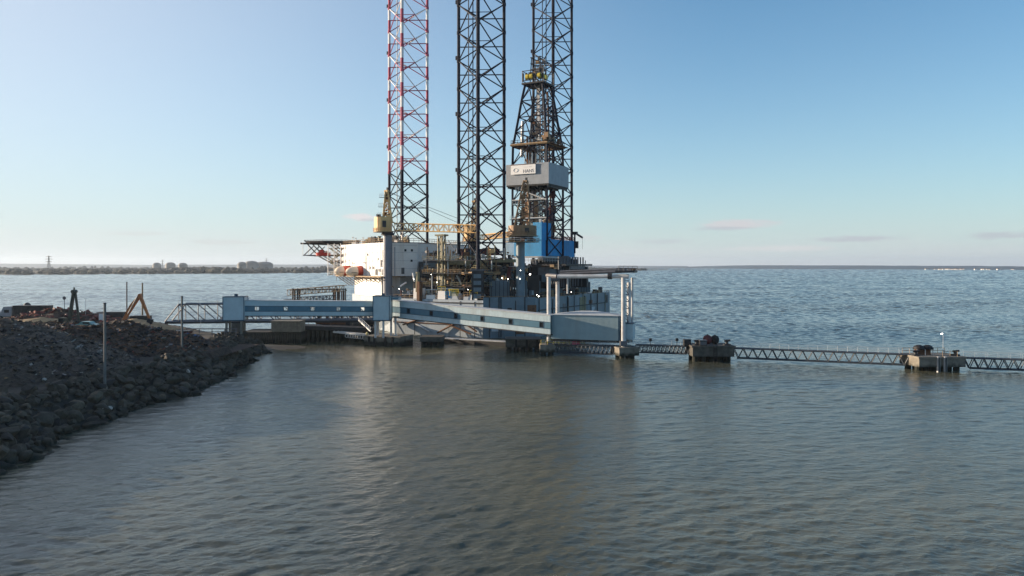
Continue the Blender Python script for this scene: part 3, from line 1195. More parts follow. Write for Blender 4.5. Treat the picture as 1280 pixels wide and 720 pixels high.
m.rail([(cx - w / 2 + .4, cy + 3.1, zt), (cx + w / 2 - .4, cy + 3.1, zt)], 1.1, tan_steel, .05, 1.3)
t.part('rail', m)
m = MB()
m.rail([(cx + .4, cy - 3.2, zt), (cx + w / 2 - 1.5, cy - 3.2, zt)], 1.1, tan_steel, .05, 1.3)
t.part('rail', m)
for sx, nm in ((-.6, 'left'), (.8, 'right')):
    m = MB()
    m.box((cx + sx - .2, cy - 3.75, zt / 2 - .2), (.45, .5, zt + .5), pale_steel)
    m.box((cx + sx - .2, cy - 4.03, zt / 2 - .2), (.25, .08, zt + .3), rubber)
    tag(m.build('fender_post', origin=(cx + sx - .2, cy - 3.7, 0)), '%s of the two upright fender posts on the lamp post dolphin' % nm, 'fender post')


def lamp_post(x, y, z, h, label, arm=0.6, lit=False, r=.07, sgn=-1, double=False):
    t = Thing('lamp_post', (x, y, z), label, 'lamp post')
    m1 = MB()
    m1.tube((x, y, z), (x, y, z + h), r * 1.3, galv, 6, r * .8)
    t.part('pole', m1)
    for s in ((-1, 1) if double else (sgn,)):
        m2 = MB()
        m2.tube((x, y, z + h - .05), (x + s * arm, y, z + h + .12), r * .7, galv, 5)
        t.part('arm', m2)
        m3 = MB()
        m3.box((x + s * (arm + .1), y, z + h + .1), (.24, .2, .13), lampm if lit else galv)
        t.part('lamp', m3)


lamp_post(cx + w * .24, cy, zt, zat(417.5, 154) - zt, 'thin lamp post with a lit lamp on the dolphin near the right edge', .16, True, .035)

# small things along the footbridge
for px, lab in ((812, 'first'), (845, 'second')):
    d = 171.5 - (px - 797) * .07
    m = MB()
    x, z = xat(px, d), zat(431.5, d)
    m.bb(x - .3, x + .3, d - 1.1, d - .8, z + 1.0, z + 1.7, black)
    m.bb(x - .06, x + .06, d - 1.0, d - .9, z, z + 1.0, black)
    m.bb(x - .22, x + .22, d - 1.13, d - 1.1, z + 1.1, z + 1.6, dark_steel)
    tag(m.build('lifebuoy_box', origin=(x, d, z)), '%s small black box on a post along the footbridge right of the gantry' % lab, 'box')
d = 168.5
x, z = xat(858, d), zat(432.5, d)
m = MB()
m.bb(x - .75, x + .75, d - 1.2, d + .2, z + .1, z + 1.5, black)
m.bb(x - .6, x + .6, d - 1.24, d - 1.2, z + .3, z + 1.3, dark_steel)
m.bb(x - .82, x + .82, d - 1.27, d + .27, z + 1.5, z + 1.6, dark_steel)
tag(m.build('locker', origin=(x, d, z)), 'black locker on the footbridge end just left of the dark dolphin', 'locker')
d = 178.6
x, z = xat(720, d), zat(431.5, d)
m = MB()
m.bb(x - .95, x + .95, d - .7, d + .5, z + .1, z + 1.15, pink)
m.bb(x - 1.02, x + 1.02, d - .77, d + .57, z + 1.15, z + 1.3, pink)
m.bb(x - .05, x + .05, d - .74, d - .7, z + .5, z + .95, leg_white)
tag(m.build('equipment_box', origin=(x, d, z)), 'bright pink lidded box on the footbridge below the blue box house', 'box')


# ================================================================== conveyor galleries
def gallery(label, p0, p1, hgt, width, wins, glass, through, n_front):
    """enclosed conveyor gallery; p0,p1 = bottom front corners; wins = fractions along the front"""
    p0, p1, nr = V(p0), V(p1), V(n_front)
    L_ = (p1 - p0).length
    t = Thing('conveyor_gallery', (p0 + p1) / 2, label, 'conveyor gallery', 'enclosed conveyor galleries')
    b0, b1, b2, b3 = 0.0, hgt * .29, hgt * .65, hgt
    ww = 1.0
    for side in (0, 1):
        q0, q1 = (p0, p1) if side == 0 else (p0 - nr * (width - .15), p1 - nr * (width - .15))
        m1 = MB()
        m1.slab(q0, q1, b0, b1, nr, .15, gal_paint)
        m1.slab(q0, q1, b2, b3, nr, .15, gal_paint)
        st = q0 - nr * .03 if side == 0 else q0
        en = q1 - nr * .03 if side == 0 else q1
        cuts = [0.0]
        use = wins if (side == 0 or through) else []
        wv = ww if side == 0 else 2.6
        for w_ in use:
            cuts += [w_ - wv / 2 / L_, w_ + wv / 2 / L_]
        cuts.append(1.0)
        for k in range(0, len(cuts), 2):
            m1.slab(st.lerp(en, cuts[k]), st.lerp(en, cuts[k + 1]), b1 + .002, b2 - .002, nr, .12, gal_stripe)
        if side == 0:
            for zz in (b1, b2):
                m1.slab(q0 + nr * .05, q1 + nr * .05, zz - .06, zz + .06, nr, .049, gal_trim)
        for k in range(0, len(cuts) - 1):
            if k % 2 == 1:        # fill above and below the square window
                m1.slab(st.lerp(en, cuts[k]), st.lerp(en, cuts[k + 1]), b1 + .002, b1 + (b2 - b1) * .12, nr, .12, gal_stripe)
                m1.slab(st.lerp(en, cuts[k]), st.lerp(en, cuts[k + 1]), b2 - (b2 - b1) * .12, b2 - .002, nr, .12, gal_stripe)
        t.part('wall', m1)
    m1 = MB()
    m1.slab(p0 + nr * .12, p1 + nr * .12, b3 + .003, b3 + .2, nr, width + .3, gal_roof)
    t.part('roof', m1)
    m1 = MB()
    m1.slab(p0 - nr * .16, p1 - nr * .16, -.25, -.003, nr, width - .4, dark_steel)
    t.part('floor', m1)
    for w_ in wins:
        c0 = p0.lerp(p1, w_ - ww / 2 / L_)
        c1 = p0.lerp(p1, w_ + ww / 2 / L_)
        e = (c1 - c0).normalized()
        z0, z1 = b1 + (b2 - b1) * .12, b2 - (b2 - b1) * .12
        m1 = MB()
        f = .1
        m1.slab(c0 + nr * .04, c1 + nr * .04, z0 - f, z0 + .02, nr, .07, gal_trim)
        m1.slab(c0 + nr * .04, c1 + nr * .04, z1 - .02, z1 + f, nr, .07, gal_trim)
        m1.slab(c0 + nr * .04 - e * f, c0 + nr * .04 + e * .02, z0 + .021, z1 - .021, nr, .07, gal_trim)
        m1.slab(c1 + nr * .04 - e * .02, c1 + nr * .04 + e * f, z0 + .021, z1 - .021, nr, .07, gal_trim)
        o = t.part('window', m1)
        m2 = MB()
        m2.slab(c0 - nr * .09, c1 - nr * .09, z0, z1, nr, .02, glass)
        t.part('pane', m2, o)
    return t


A = at(304, 394.6, 184)
B = at(467, 394.6, 199)
nA = V((B.y - A.y, -(B.x - A.x), 0)).normalized()
gallery('level blue conveyor gallery with bright windows between the left and middle houses', A, B, 3.7, 3.4,
        [(px - 304) / 163 for px in (320, 354.5, 387.5, 420.5, 452.5)], cp, True, nA)
C = at(484, 395.5, 203)
D = at(688, 418, 177)
nC = V((D.y - C.y, -(D.x - C.x), 0)).normalized()
gallery('long sloping blue conveyor gallery with dark windows running down to the gantry', C, D, 4.45, 3.4,
        [(1 / ((199.5 - 0) - 0) * 0 + (px - 484) / 205) for px in (514, 545, 577, 610, 644, 679)], winglass, False, nC)


def house(name, px0, px1, y0, y1, d, depth_m, ang, label, cat, legs=(), leg_z=0.0, leg_m=pale_steel, lid=True):
    x0, x1 = xat(px0, d), xat(px1, d)
    w = (x1 - x0) / math.cos(ang)
    cx = (x0 + x1) / 2
    z1, z0 = zat(y0, d), zat(y1, d)
    t = Thing(name, (cx, d, leg_z), label, cat, 'blue transfer houses', rz=ang, local=True)
    oz = leg_z
    m1 = MB()
    m1.bb(-w / 2, w / 2, 0, depth_m, z0 - oz, z1 - oz, gal_paint)
    t.part('wall', m1)
    m2 = MB()
    m2.bb(-w / 2 - .12, w / 2 + .12, -.12, depth_m + .12, z1 - oz + .003, z1 - oz + .18, gal_trim)
    t.part('roof', m2)
    for sx in (-w / 2 - .06, w / 2 + .06):
        for sy in (-.06, depth_m + .06):
            m2 = MB()
            m2.box((sx, sy, (z0 + z1) / 2 - oz), (.16, .16, z1 - z0 - .01), gal_trim)
            t.part('corner_trim', m2)
    m2 = MB()
    m2.bb(-w / 2 - .1, w / 2 + .1, -.1, depth_m + .1, z0 - oz - .3, z0 - oz - .003, gal_trim)
    t.part('floor', m2)
    for (fx, fy) in legs:
        m2 = MB()
        m2.box((fx * w, fy * depth_m, (z0 - .3) / 2 - oz / 2 - .01), (.5, .5, z0 - .31 - oz + .5), leg_m)
        t.part('leg', m2)
    m2 = MB()
    m2.bb(-.2, .5, depth_m * .4, depth_m * .6, z1 - oz + .18, z1 - oz + .75, gal_trim)
    t.part('vent', m2)
    return t


house('transfer_house', 279.5, 304, 371.5, 400, 182.5, 4.6, R(8), 'blue transfer house standing on the land at the left end of the galleries', 'transfer house',
      ((-.36, .12), (.36, .12), (-.36, .88), (.36, .88)), 4.2, conc)
house('transfer_house', 466.5, 486.5, 370.5, 400, 196.5, 4.6, R(0), 'blue transfer house over the water between the level and sloping galleries', 'transfer house',
      ((-.38, .1), (.12, .1), (-.38, .9), (.46, .9)), 2.6, pale_steel)
m = MB()
x0 = xat(487.2, 198.5)
m.bb(x0, x0 + 2.6, 199, 201.8, zat(375, 198.5), zat(371.6, 198.5), gal_paint)
m.bb(x0 - .0, x0 + 2.7, 198.9, 201.9, zat(371.6, 198.5) + .003, zat(371.6, 198.5) + .15, gal_trim)
m.bb(x0 + .3, x0 + 2.2, 198.96, 199, zat(374.4, 198.5), zat(372.6, 198.5), gal_stripe)
tag(m.build('motor_housing', origin=(x0 + 1.3, 200.3, zat(375, 198.5))), 'small flat blue housing on the gallery roof right beside the middle transfer house', 'motor housing')
# extra column right of the middle house
m = MB()
x0 = xat(493.5, 199.3)
m.tube((x0, 200.2, 2.55), (x0, 200.2, 7.9), .28, pale_steel, 8)
m.bb(x0 - .6, x0 + .6, 199.6, 200.8, 2.55, 2.9, pale_steel)
m.bb(x0 - .6, x0 + .6, 199.4, 202.0, 7.6, 7.9, dark_steel)
tag(m.build('support_column', origin=(x0, 200.2, 2.6)), 'round pale column holding the upper end of the sloping gallery', 'column')

# ------------------------------------------------------------------ box house and gantry
ang = math.atan2(173.0 - 178.2, xat(778, 173.0) - xat(688, 178.2))
x0, y0 = xat(689, 178.2), 178.2
x1, y1 = xat(775, 173.6), 173.6
w = math.hypot(x1 - x0, y1 - y0)
zt, zb = zat(393.5, 177.5), zat(424.5, 176)
t = Thing('loading_house', (x0, y0, 0), 'large plain blue box house hung low inside the gantry', 'loading house', rz=ang, local=True)
dpt = 5.6
m = MB()
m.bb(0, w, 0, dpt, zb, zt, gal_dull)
t.part('wall', m)
m = MB()      # shallow hipped roof
zz = zt + .003
m.add([(-.15, -.15, zz), (w + .15, -.15, zz), (w + .15, dpt + .15, zz), (-.15, dpt + .15, zz), (w * .42, dpt * .5, zt + .95), (w * .62, dpt * .5, zt + .95)],
      [(0, 1, 5, 4), (1, 2, 5), (2, 3, 4, 5), (3, 0, 4), (0, 3, 2, 1)], gal_roof)
t.part('roof', m)
m = MB()
m.bb(.1, w - .1, .1, dpt - .1, zb - .5, zb - .003, black)
t.part('floor', m)
m = MB()
m.bb(w + .75, w + 2.9, 1.2, dpt - .5, zb + .2, zb + 3.9, gal_paint)
m.bb(w + .65, w + 3.0, 1.1, dpt - .4, zb + 3.9, zb + 4.05, gal_trim)
m.bb(w + .003, w + .75, 2, dpt - 1, zb + .8, zb + 2.2, gal_trim)
t.part('side_cabin', m)
m = MB()
m.bb(w - .35, w + .03, -.03, dpt + .03, zb, zt - .002, gal_trim)
t.part('corner_trim', m)

t = Thing('gantry_frame', (xat(735, 177), 177, 0), 'tall pale steel gantry frame with a cross beam above the blue box house', 'gantry')


def col(px, d, y0, y1, r, m_, nm='column'):
    m = MB()
    m.tube((xat(px, d), d, zat(y1, d)), (xat(px, d), d, zat(y0, d)), r, m_, 10)
    t.part(nm, m)


col(686, 179.3, 346, 432.5, .48, pale_steel)
col(697, 184.5, 352, 429, .48, pale_steel)
col(779.2, 172.6, 347, 436, .5, pale_steel)
col(786.2, 177.0, 353, 428, .5, pale_steel)
m = MB()
pA, pB = at(697, 345.5, 180), at(786, 345.5, 174.5)
m.tube(pA, pB, .5, pale_steel, 10)
t.part('beam', m)
m = MB()
m.tube(at(684, 344.5, 183), at(697, 345.5, 180), .6, mid_steel, 10)
m.tube(at(760, 345.5, 175.9), at(765, 345.5, 175.6), .75, dark_steel, 10)
t.part('coupling', m)
m = MB()
m.tube(at(700, 342.6, 187), at(790, 338.5, 180), .42, mid_steel, 8)
m.tube(at(700, 339.4, 187), at(790, 335.9, 180), .25, mid_steel, 8)
for k in range(9):
    a, b_ = at(700 + 10 * k, 342.6 - .45 * k, 187 - .78 * k), at(705 + 10 * k, 339.2 - .43 * k, 186.6 - .78 * k)
    m.tube(a, b_, .12, mid_steel, 4)
    m.tube(b_, at(710 + 10 * k, 342.1 - .45 * k, 186.2 - .78 * k), .12, mid_steel, 4)
t.part('rear_truss', m)
m = MB()
P = [(778.5, 172.6), (786.2, 177.0)]
n = 9
for k in range(n):
    ya, yb = 351 + 78 * k / n, 351 + 78 * (k + 1) / n
    a = at(779.2, ya, 172.6)
    b_ = at(786.2, yb, 177.0)
    c_ = at(786.2, ya, 177.0)
    m.tube(a, b_, .1, mid_steel, 4)
    m.tube(a, c_, .1, mid_steel, 4)
t.part('ladder_bracing', m)
m = MB()
q = at(783, 341, 176)
m.box((q.x, q.y, zat(341.5, 176) + .4), (4.6, 5, .5), dark_steel, ang)
m.box((q.x - 1, q.y, zat(338.5, 176) + .2), (2.4, 3, 1.0), mid_steel, ang)
m.rail([(q.x - 2.2, q.y - 2.4, zat(341.5, 176) + .6), (q.x + 2.2, q.y - 2.4, zat(341.5, 176) + .6)], 1.1, mid_steel, .06, 1)
m.box((q.x + 1.6, q.y - .5, zat(338.5, 176) + .1), (.9, 1.6, 1.1), rust_steel, ang)
t.part('winch_platform', m)
m = MB()
q = at(692, 349, 182)
m.box((q.x, q.y, q.z), (2.9, 4.5, .5), mid_steel)
for k in range(5):
    m.tube((q.x - 1.2 + k * .6, q.y - 2, q.z), (q.x - 1.2 + k * .6, q.y - 2, q.z - 1.2), .08, mid_steel, 4)
t.part('head_platform', m)
col(709.5, 181, 346.5, 367, .22, pale_steel, 'hanger')
for px, d_ in ((686, 179.3), (779.2, 172.6)):
    m = MB()
    q = at(px, 434.0, d_)
    m.box((q.x, q.y, q.z + .9), (1.6, 1.6, 1.2), mid_steel)
    t.part('foot', m)
col(790.2, 178.5, 347, 428, .3, pale_steel)
# rail and pipe on the left gantry pier
q = at(684, 431, 178)
t2 = Thing('handrail', (q.x, q.y, q.z), 'yellow handrail on the small pier under the left gantry foot', 'handrail')
m = MB()
m.rail([(q.x - 1.5, q.y + .2, q.z), (q.x + 1.6, q.y + .2, q.z), (q.x + 9, q.y - .2, q.z)], 1.15, rail_yellow, .045, 1.2)
t2.part('rail', m)

# ================================================================== road bridge to the jetty and things beyond
t = Thing('truss_bridge', (xat(330, 214), 214, 0), 'long grey truss bridge behind the level gallery, reaching land at the left', 'bridge')
d0, d1 = 211.0, 219.0
def bp_(f, z, off=0.0):
    # along the bridge from px 208 to px 470
    return V((xat(206, d0) + (xat(468, d1) - xat(206, d0)) * f, d0 + (d1 - d0) * f + off, z))
zlo, zhi = 5.6, 10.6
n = 11
for off in (0.0, 4.6):
    m = MB()
    m.tube(bp_(0, zlo, off), bp_(1, zlo, off), .26, bridge_m, 4)
    m.tube(bp_(.7 / n, zhi, off), bp_(1 - .7 / n, zhi, off), .24, bridge_m, 4)
    m.tube(bp_(0, zlo, off), bp_(.7 / n, zhi, off), .2, bridge_m, 4)
    for k in range(n):
        f0, f1 = (k + .7) / n, (k + 1.7) / n
        m.tube(bp_(f0, zlo, off), bp_(f0, zhi, off), .15, bridge_m, 4)
        if k < n - 1:
            if k % 2:
                m.tube(bp_(f1, zlo, off), bp_(f0, zhi, off), .15, bridge_m, 4)
            else:
                m.tube(bp_(f0, zhi, off), bp_(f1, zlo, off), .15, bridge_m, 4)
                if k in (2, 6):
                    m.tube(bp_(f0, zlo, off), bp_(f1, zhi, off), .15, bridge_m, 4)
    t.part('truss', m)
m = MB()
m.slab(bp_(0, 5.0), bp_(1, 5.0), 0, .45, V((0, -1, 0)), 4.6, dark_steel)
t.part('deck', m)
m = MB()
for k in range(6):
    q = bp_((k + .7) / n, zhi)
    m.tube(q, q + V((0, 0, 1.3)), .05, bridge_m, 4)
m.tube(bp_(.7 / n, zhi + 1.2), bp_(3.7 / n, zhi + .4), .04, bridge_m, 4)
t.part('mast', m)
for f in (.33, .62, .9):
    m = MB()
    q = bp_(f, 0, 2.3)
    m.bb(q.x - 1.2, q.x + 1.2, q.y - 2.5, q.y + 2.5, -3, 4.95, conc_dark)
    t.part('pier', m)

# pale concrete block and dark quay under the bridge
d = 203
m = MB()
x0, x1 = xat(339, d), xat(375, d)
m.bb(x0, x1, d, d + 5, zat(415, d), zat(402.3, d), conc)
for k in range(9):
    xx = x0 + (x1 - x0) * (k + .5) / 9
    m.bb(xx - .1, xx + .1, d - .12, d - .003, zat(414.6, d), zat(402.8, d), conc)
m.bb(x0 - .2, x1 + .2, d - .3, d + 5.2, zat(402.3, d) + .003, zat(402.3, d) + .25, conc)
tag(m.build('concrete_block', origin=((x0 + x1) / 2, d, 3)), 'weathered grey concrete block below the level gallery', 'concrete block')
m = MB()
x0, x1 = xat(300, 204), xat(376, 204)
m.bb(x0, x1, 204.2, 215, -2, zat(415.2, 204), pile_m)
for k in range(26):
    xx = x0 + (x1 - x0) * (k + .5) / 26
    m.tube((xx, 204.1, -2), (xx, 204.1, zat(416, 204)), .32, pile_m, 6)
tag(m.build('sheet_pile_wall', origin=((x0 + x1) / 2, 204, 0)), 'dark sheet pile quay wall below the concrete block', 'quay wall')
m = MB()
x0, x1 = xat(376, 208), xat(468, 212)
m.slab(V((x0, 208, zat(408, 208))), V((x1, 212, zat(411, 212))), -.9, .2, V((0, -1, 0)), 5, dark_steel)
for k in range(16):
    f = (k + .5) / 16
    xx = x0 + (x1 - x0) * f
    for oy in (.6, 2.4, 4):
        m.tube((xx, 208 + 4 * f + oy, -4), (xx, 208 + 4 * f + oy, 3.6), .45, pile_m, 6)
m.rail([(x0, 208.1, 4.6), (x1, 212.1, 4.1)], 1.1, dark_steel, .05, 2)
tag(m.build('jetty', origin=((x0 + x1) / 2, 210, 0)), 'dark low piled jetty running from the concrete block towards the rig', 'jetty')
# moored barge with raised rusty side
t = Thing('barge', (xat(425, 226), 226, 0), 'dark flat barge with a rusty brown side behind the low jetty', 'barge')
d = 224
x0, x1 = xat(387, d), xat(470, d)
m = MB()
m.add([(x0 + 5, d, zat(409, d)), (x1, d, zat(404.5, d)), (x1, d + 9, zat(404.5, d)), (x0 + 5, d + 9, zat(409, d)),
       (x0, d, zat(400.5, d)), (x1, d, zat(398.5, d)), (x1, d + 9, zat(398.5, d)), (x0, d + 9, zat(400.5, d))], MB.BF, dark_steel)
m.bb(x0 + 6, x1 - 1, d + .6, d + 8.4, -1.0, zat(406, d), black)
t.part('hull', m)
m = MB()
m.bb(x0 + 2, x0 + 11, d - .08, d - .003, zat(405.5, d), zat(401.2, d), rust_steel)
t.part('rusty_plate', m)
for k in range(8):
    m = MB()
    xx = x0 + 2 + k * 2.4
    q = zat(400, d)
    hh = (1.6, 2.5, 1.2, 2.0, 2.8, 1.4, 2.2, 1.8)[k]
    m.bb(xx, xx + (1.0, .6, 1.4, .5, .8, 1.2, .5, .9)[k], d + 1 + (k % 3), d + 2.6 + (k % 3), q - .6, q + hh, (dark_steel, rust_steel, mid_steel)[k % 3])
    t.part('deck_gear', m)
# sunlit floating walkway with hoops and its yellow pile
t = Thing('floating_walkway', (xat(438, 207), 207, 0), 'low pale floating walkway with hoop fenders left of the base under the middle house', 'floating walkway')
m = MB()
pA, pB = at(416, 414.5, 209.5), at(459, 418.5, 203)
m.slab(V((pA.x, pA.y, pA.z - .2)), V((pB.x, pB.y, pB.z - .2)), -.15, .3, V((0, -1, 0)), 2.4, pale_steel)
t.part('deck', m)
for k in range(9):
    m = MB()
    q = pA.lerp(pB, .42 + k * .07)
    q.z -= .8
    pts = [q + V((.5 * math.cos(a), -.1, .5 * math.sin(a))) for a in [PI * 2 * j / 8 for j in range(9)]]
    for a, b_ in zip(pts[:-1], pts[1:]):
        m.tube(a, b_, .1, pale_steel, 4)
    t.part('hoop_fender', m)
m = MB()
q = at(458.3, 424, 202)
m.tube((q.x, 202.4, -2), (q.x, 202.4, zat(417, 202)), .32, mat('pile_yellow', (0.5, 0.42, 0.2), .6), 8)
m.revolve([(.36, 0), (.3, .2), (.05, .45)], (q.x, 202.4, zat(417, 202)), MATS['pile_yellow'], 8)
tag(m.build('mooring_pile', origin=(q.x, 202.4, 0)), 'pale yellow mooring pile at the end of the floating walkway', 'mooring pile')
# floating fender boom in front of the rig hull
t = Thing('pontoon', (xat(575, 205), 205, 0), 'long low black pontoon floating in front of the rig hull', 'pontoon')
m = MB()
pA, pB = V((xat(553, 207), 207, 0)), V((xat(634, 197), 197, 0))
nr = V((pB.y - pA.y, -(pB.x - pA.x), 0)).normalized()
m.slab(pA, pB, -.6, 1.15, nr, 2.4, black)
t.part('float', m)
m = MB()
m.slab(pA + nr * .08, pB + nr * .08, 1.153, 1.32, nr, 2.56, pale_steel)
t.part('deck', m)
# white diagonal gangway beside the middle house
t = Thing('gangway', (xat(458, 209), 209, 0), 'pale sloping gangway left of the legs of the middle transfer house', 'gangway')
m = MB()
pA, pB = at(448, 400.5, 212), at(463, 414.5, 206)
m.slab(pA, pB, -.15, .25, V((0, -1, 0)), 1.4, clad_sky if False else galv)
t.part('ramp', m)
m = MB()
m.rail([pA + V((0, -.0, .25)), pB + V((0, 0, .25))], 1.0, galv, .05, 1.2)
t.part('handrail', m)

# far lattice loading arm on its own trestle, out in the estuary
t = Thing('lattice_loader', (xat(395, 440), 440, 0), 'rusty lattice loading jetty out on the water behind the level gallery', 'jetty')


def lattice(m, a, b_, w, h_, n, r, mt):
    a, b_ = V(a), V(b_)
    e = (b_ - a).normalized()
    s_ = e.cross(V((0, 0, 1))).normalized() * (w / 2)
    u = V((0, 0, h_))
    L4 = [(s_, V((0, 0, 0))), (-s_, V((0, 0, 0))), (-s_, u), (s_, u)]
    for s1, u1 in L4:
        m.tube(a + s1 + u1, b_ + s1 + u1, r, mt, 4)
    for k in range(n):
        f0, f1 = k / n, (k + 1) / n
        P0 = [a.lerp(b_, f0) + s1 + u1 for s1, u1 in L4]
        P1 = [a.lerp(b_, f1) + s1 + u1 for s1, u1 in L4]
        for j in range(4):
            m.tube(P0[j], P0[(j + 1) % 4], r * .7, mt, 4)
            if (k + j) % 2:
                m.tube(P0[j], P1[(j + 1) % 4], r * .6, mt, 4)
            else:
                m.tube(P0[(j + 1) % 4], P1[j], r * .6, mt, 4)


m = MB()
lattice(m, at(362, 369.0, 440), at(431, 363.5, 430), 5, 3.3, 16, .22, tan_steel)
t.part('upper_lattice', m)
m = MB()
lattice(m, at(370, 376.5, 438), at(418, 374, 430), 4, 2.3, 12, .25, mid_steel)
t.part('lower_lattice', m)
m = MB()
m.slab(at(362, 362.5, 440), at(431, 361.5, 430), -.3, .3, V((0, -1, 0)), 4, dark_steel)
t.part('walkway', m)
for px in (366, 372, 417, 422, 427, 430):
    m = MB()
    q = at(px, 380, 434)
    m.tube((q.x, q.y, -3), (q.x, q.y, zat(360.5 if px < 425 else 363, 434)), .5 if px < 425 else .35, rust_steel if px > 400 else dark_steel, 6)
    m.tube((q.x, q.y + 4, -3), (q.x, q.y + 4, zat(362, 434)), .5 if px < 425 else .35, rust_steel if px > 400 else dark_steel, 6)
    t.part('leg', m)
m = MB()
q = at(363, 377, 436)
m.bb(q.x - 4, q.x + 5, q.y, q.y + 6, -1, zat(374.5, 436), black)
q = at(425, 377, 432)
m.bb(q.x - 6, q.x + 5, q.y, q.y + 6, -1, zat(377.2, 432), dark_steel)
t.part('base', m)

# ================================================================== the jack-up rig
O = V((2.35, 252.5, 0))
RZ = math.atan2(-0.473, 0.881)
ca, sa = math.cos(RZ), math.sin(RZ)


def lo(p):
    """world to rig axes: x towards the stern, y towards the far side"""
    q = V(p) - O
    return V((q.x * ca + q.y * sa, -q.x * sa + q.y * ca, p[2]))


def rl(px, py, d):
    return lo(at(px, py, d))


def wd(x, y):
    return O.x + x * ca - y * sa, O.y + x * sa + y * ca


rig = Thing('jackup_rig', O, 'huge jack-up drilling rig with three lattice legs, derrick, cranes and helideck', 'drilling rig', rz=RZ, local=True)
rnd = random.Random(77)
DK = 11.4
# ---- hull
port = [(-64, -11), (-50, -23), (-26, -36), (7, -36), (19, -26)]
stbd = [(19, 37), (7, 41), (-26, 36), (-50, 23), (-64, 11)]
m = MB()
poly = port + stbd
low = [(-54, -9), (-46, -20), (-25, -35), (6, -35.2), (18, -25.6), (18, 36), (6, 40), (-25, 35), (-46, 20), (-54, 9)]
n = len(poly)
m.prism(low, -1.5, 4.5, hull_paint, poly)
m.prism(poly, 4.502, DK, hull_paint)
hull = rig.part('hull', m)
m = MB()
m.prism([(x * .985, y * .985) for x, y in poly], DK + .003, DK + .05, mid_steel)
rig.part('main_deck', m, hull)
# lit white bow block under the lifeboats
m = MB()
m.prism([(-62, -12), (-49, -22.6), (-36.5, -28.6), (-34.5, -21), (-40, 10), (-56, 18), (-62, 12)], 4.6, 18, rig_white, )
o = rig.part('bow_block', m)
m = MB()
m.prism([(-70, -13.5), (-50, -25.2), (-33, -33.5), (-33, -20), (-70, 8)], 17.9, 18.25, tan_steel)
rig.part('boat_deck', m, o)
m = MB()
for k in range(12):
    f = k / 11
    a = V((-69.5, -13.4, 18)).lerp(V((-34, -33, 18)), f)
    m.tube(a, a + V((3.5, 3.2, -3.4)), .14, tan_steel, 4)
    m.tube(a, a + V((0, 0, -1.8)), .1, rust_steel, 4)
rig.part('deck_bracket', m, o)
# rust struts and panels on the port side of the hull
m = MB()
for (xa, za, xb, zb_) in ((-22, 3.2, -6, 8.2), (-14, 6.8, 3, 1.4), (-4, 7, 5, 2.2), (-9, 1.2, 0, 5.6)):
    m.tube((xa, -36.35, za), (xb, -36.35, zb_), .28, rust_steel, 5)
m.tube((-31, -34.6, 9), (-12, -36.4, 1.5), .3, pale_steel, 5)
rig.part('hull_strut', m, hull)
m = MB()
for (xa, xb, za, zb_) in ((-25.5, -25.2, .3, 11), (-17.8, -17.6, .3, 11), (-1.1, -.9, .3, 11), (4, 4.2, .3, 11)):
    m.bb(xa, xb, -36.12, -36.003, za, zb_, dark_steel)
m.bb(-26, 7, -36.25, -36.003, 10.4, 10.7, dark_steel)
m.bb(-26, 7, -36.2, -36.003, 3.9, 4.15, rust_steel)
rig.part('rubbing_strake', m, hull)
# white bulwark lumps along the port rail
for k, (a, b_, h_, mt) in enumerate(((512, 523.5, 3.3, rig_white), (530, 544, 1.3, rig_white), (546, 557.5, 2.6, rig_white), (560, 576, 1.9, rig_grey), (592, 603, 1.6, rig_white), (578, 590, 1.0, rig_grey))):
    qa, qb = rl(a, 375, 228 - k * 1.5), rl(b_, 375, 227.5 - k * 1.5)
    x0, x1 = qa.x, qb.x
    m = MB()
    y_ = -35.8
    m.prism([(x0, y_), (x1, y_), (x1, y_ + 2.6), (x0, y_ + 2.6)], DK + .06, DK + h_, mt,
            [(x0 + .1, y_ + .05), (x1 - (.1 if k != 3 else 1.1), y_ + .05), (x1 - .3, y_ + 2.4), (x0 + .2, y_ + 2.4)])
    rig.part('bulwark', m, hull)
    m = MB()
    m.rail([(x0, y_ + .2, DK + h_), (x1, y_ + .2, DK + h_)], 1.3, rail_yellow if k in (2, 3, 4) else tan_steel, .07, 1.1)
    rig.part('handrail', m, hull)
m = MB()
m.rail([(-26, -35.7, DK), (7, -35.7, DK), (18.7, -25.8, DK), (18.7, 36.5, DK)], 1.2, tan_steel, .06, 2)
rig.part('handrail', m, hull)

# ---- legs
BAY = 8.9


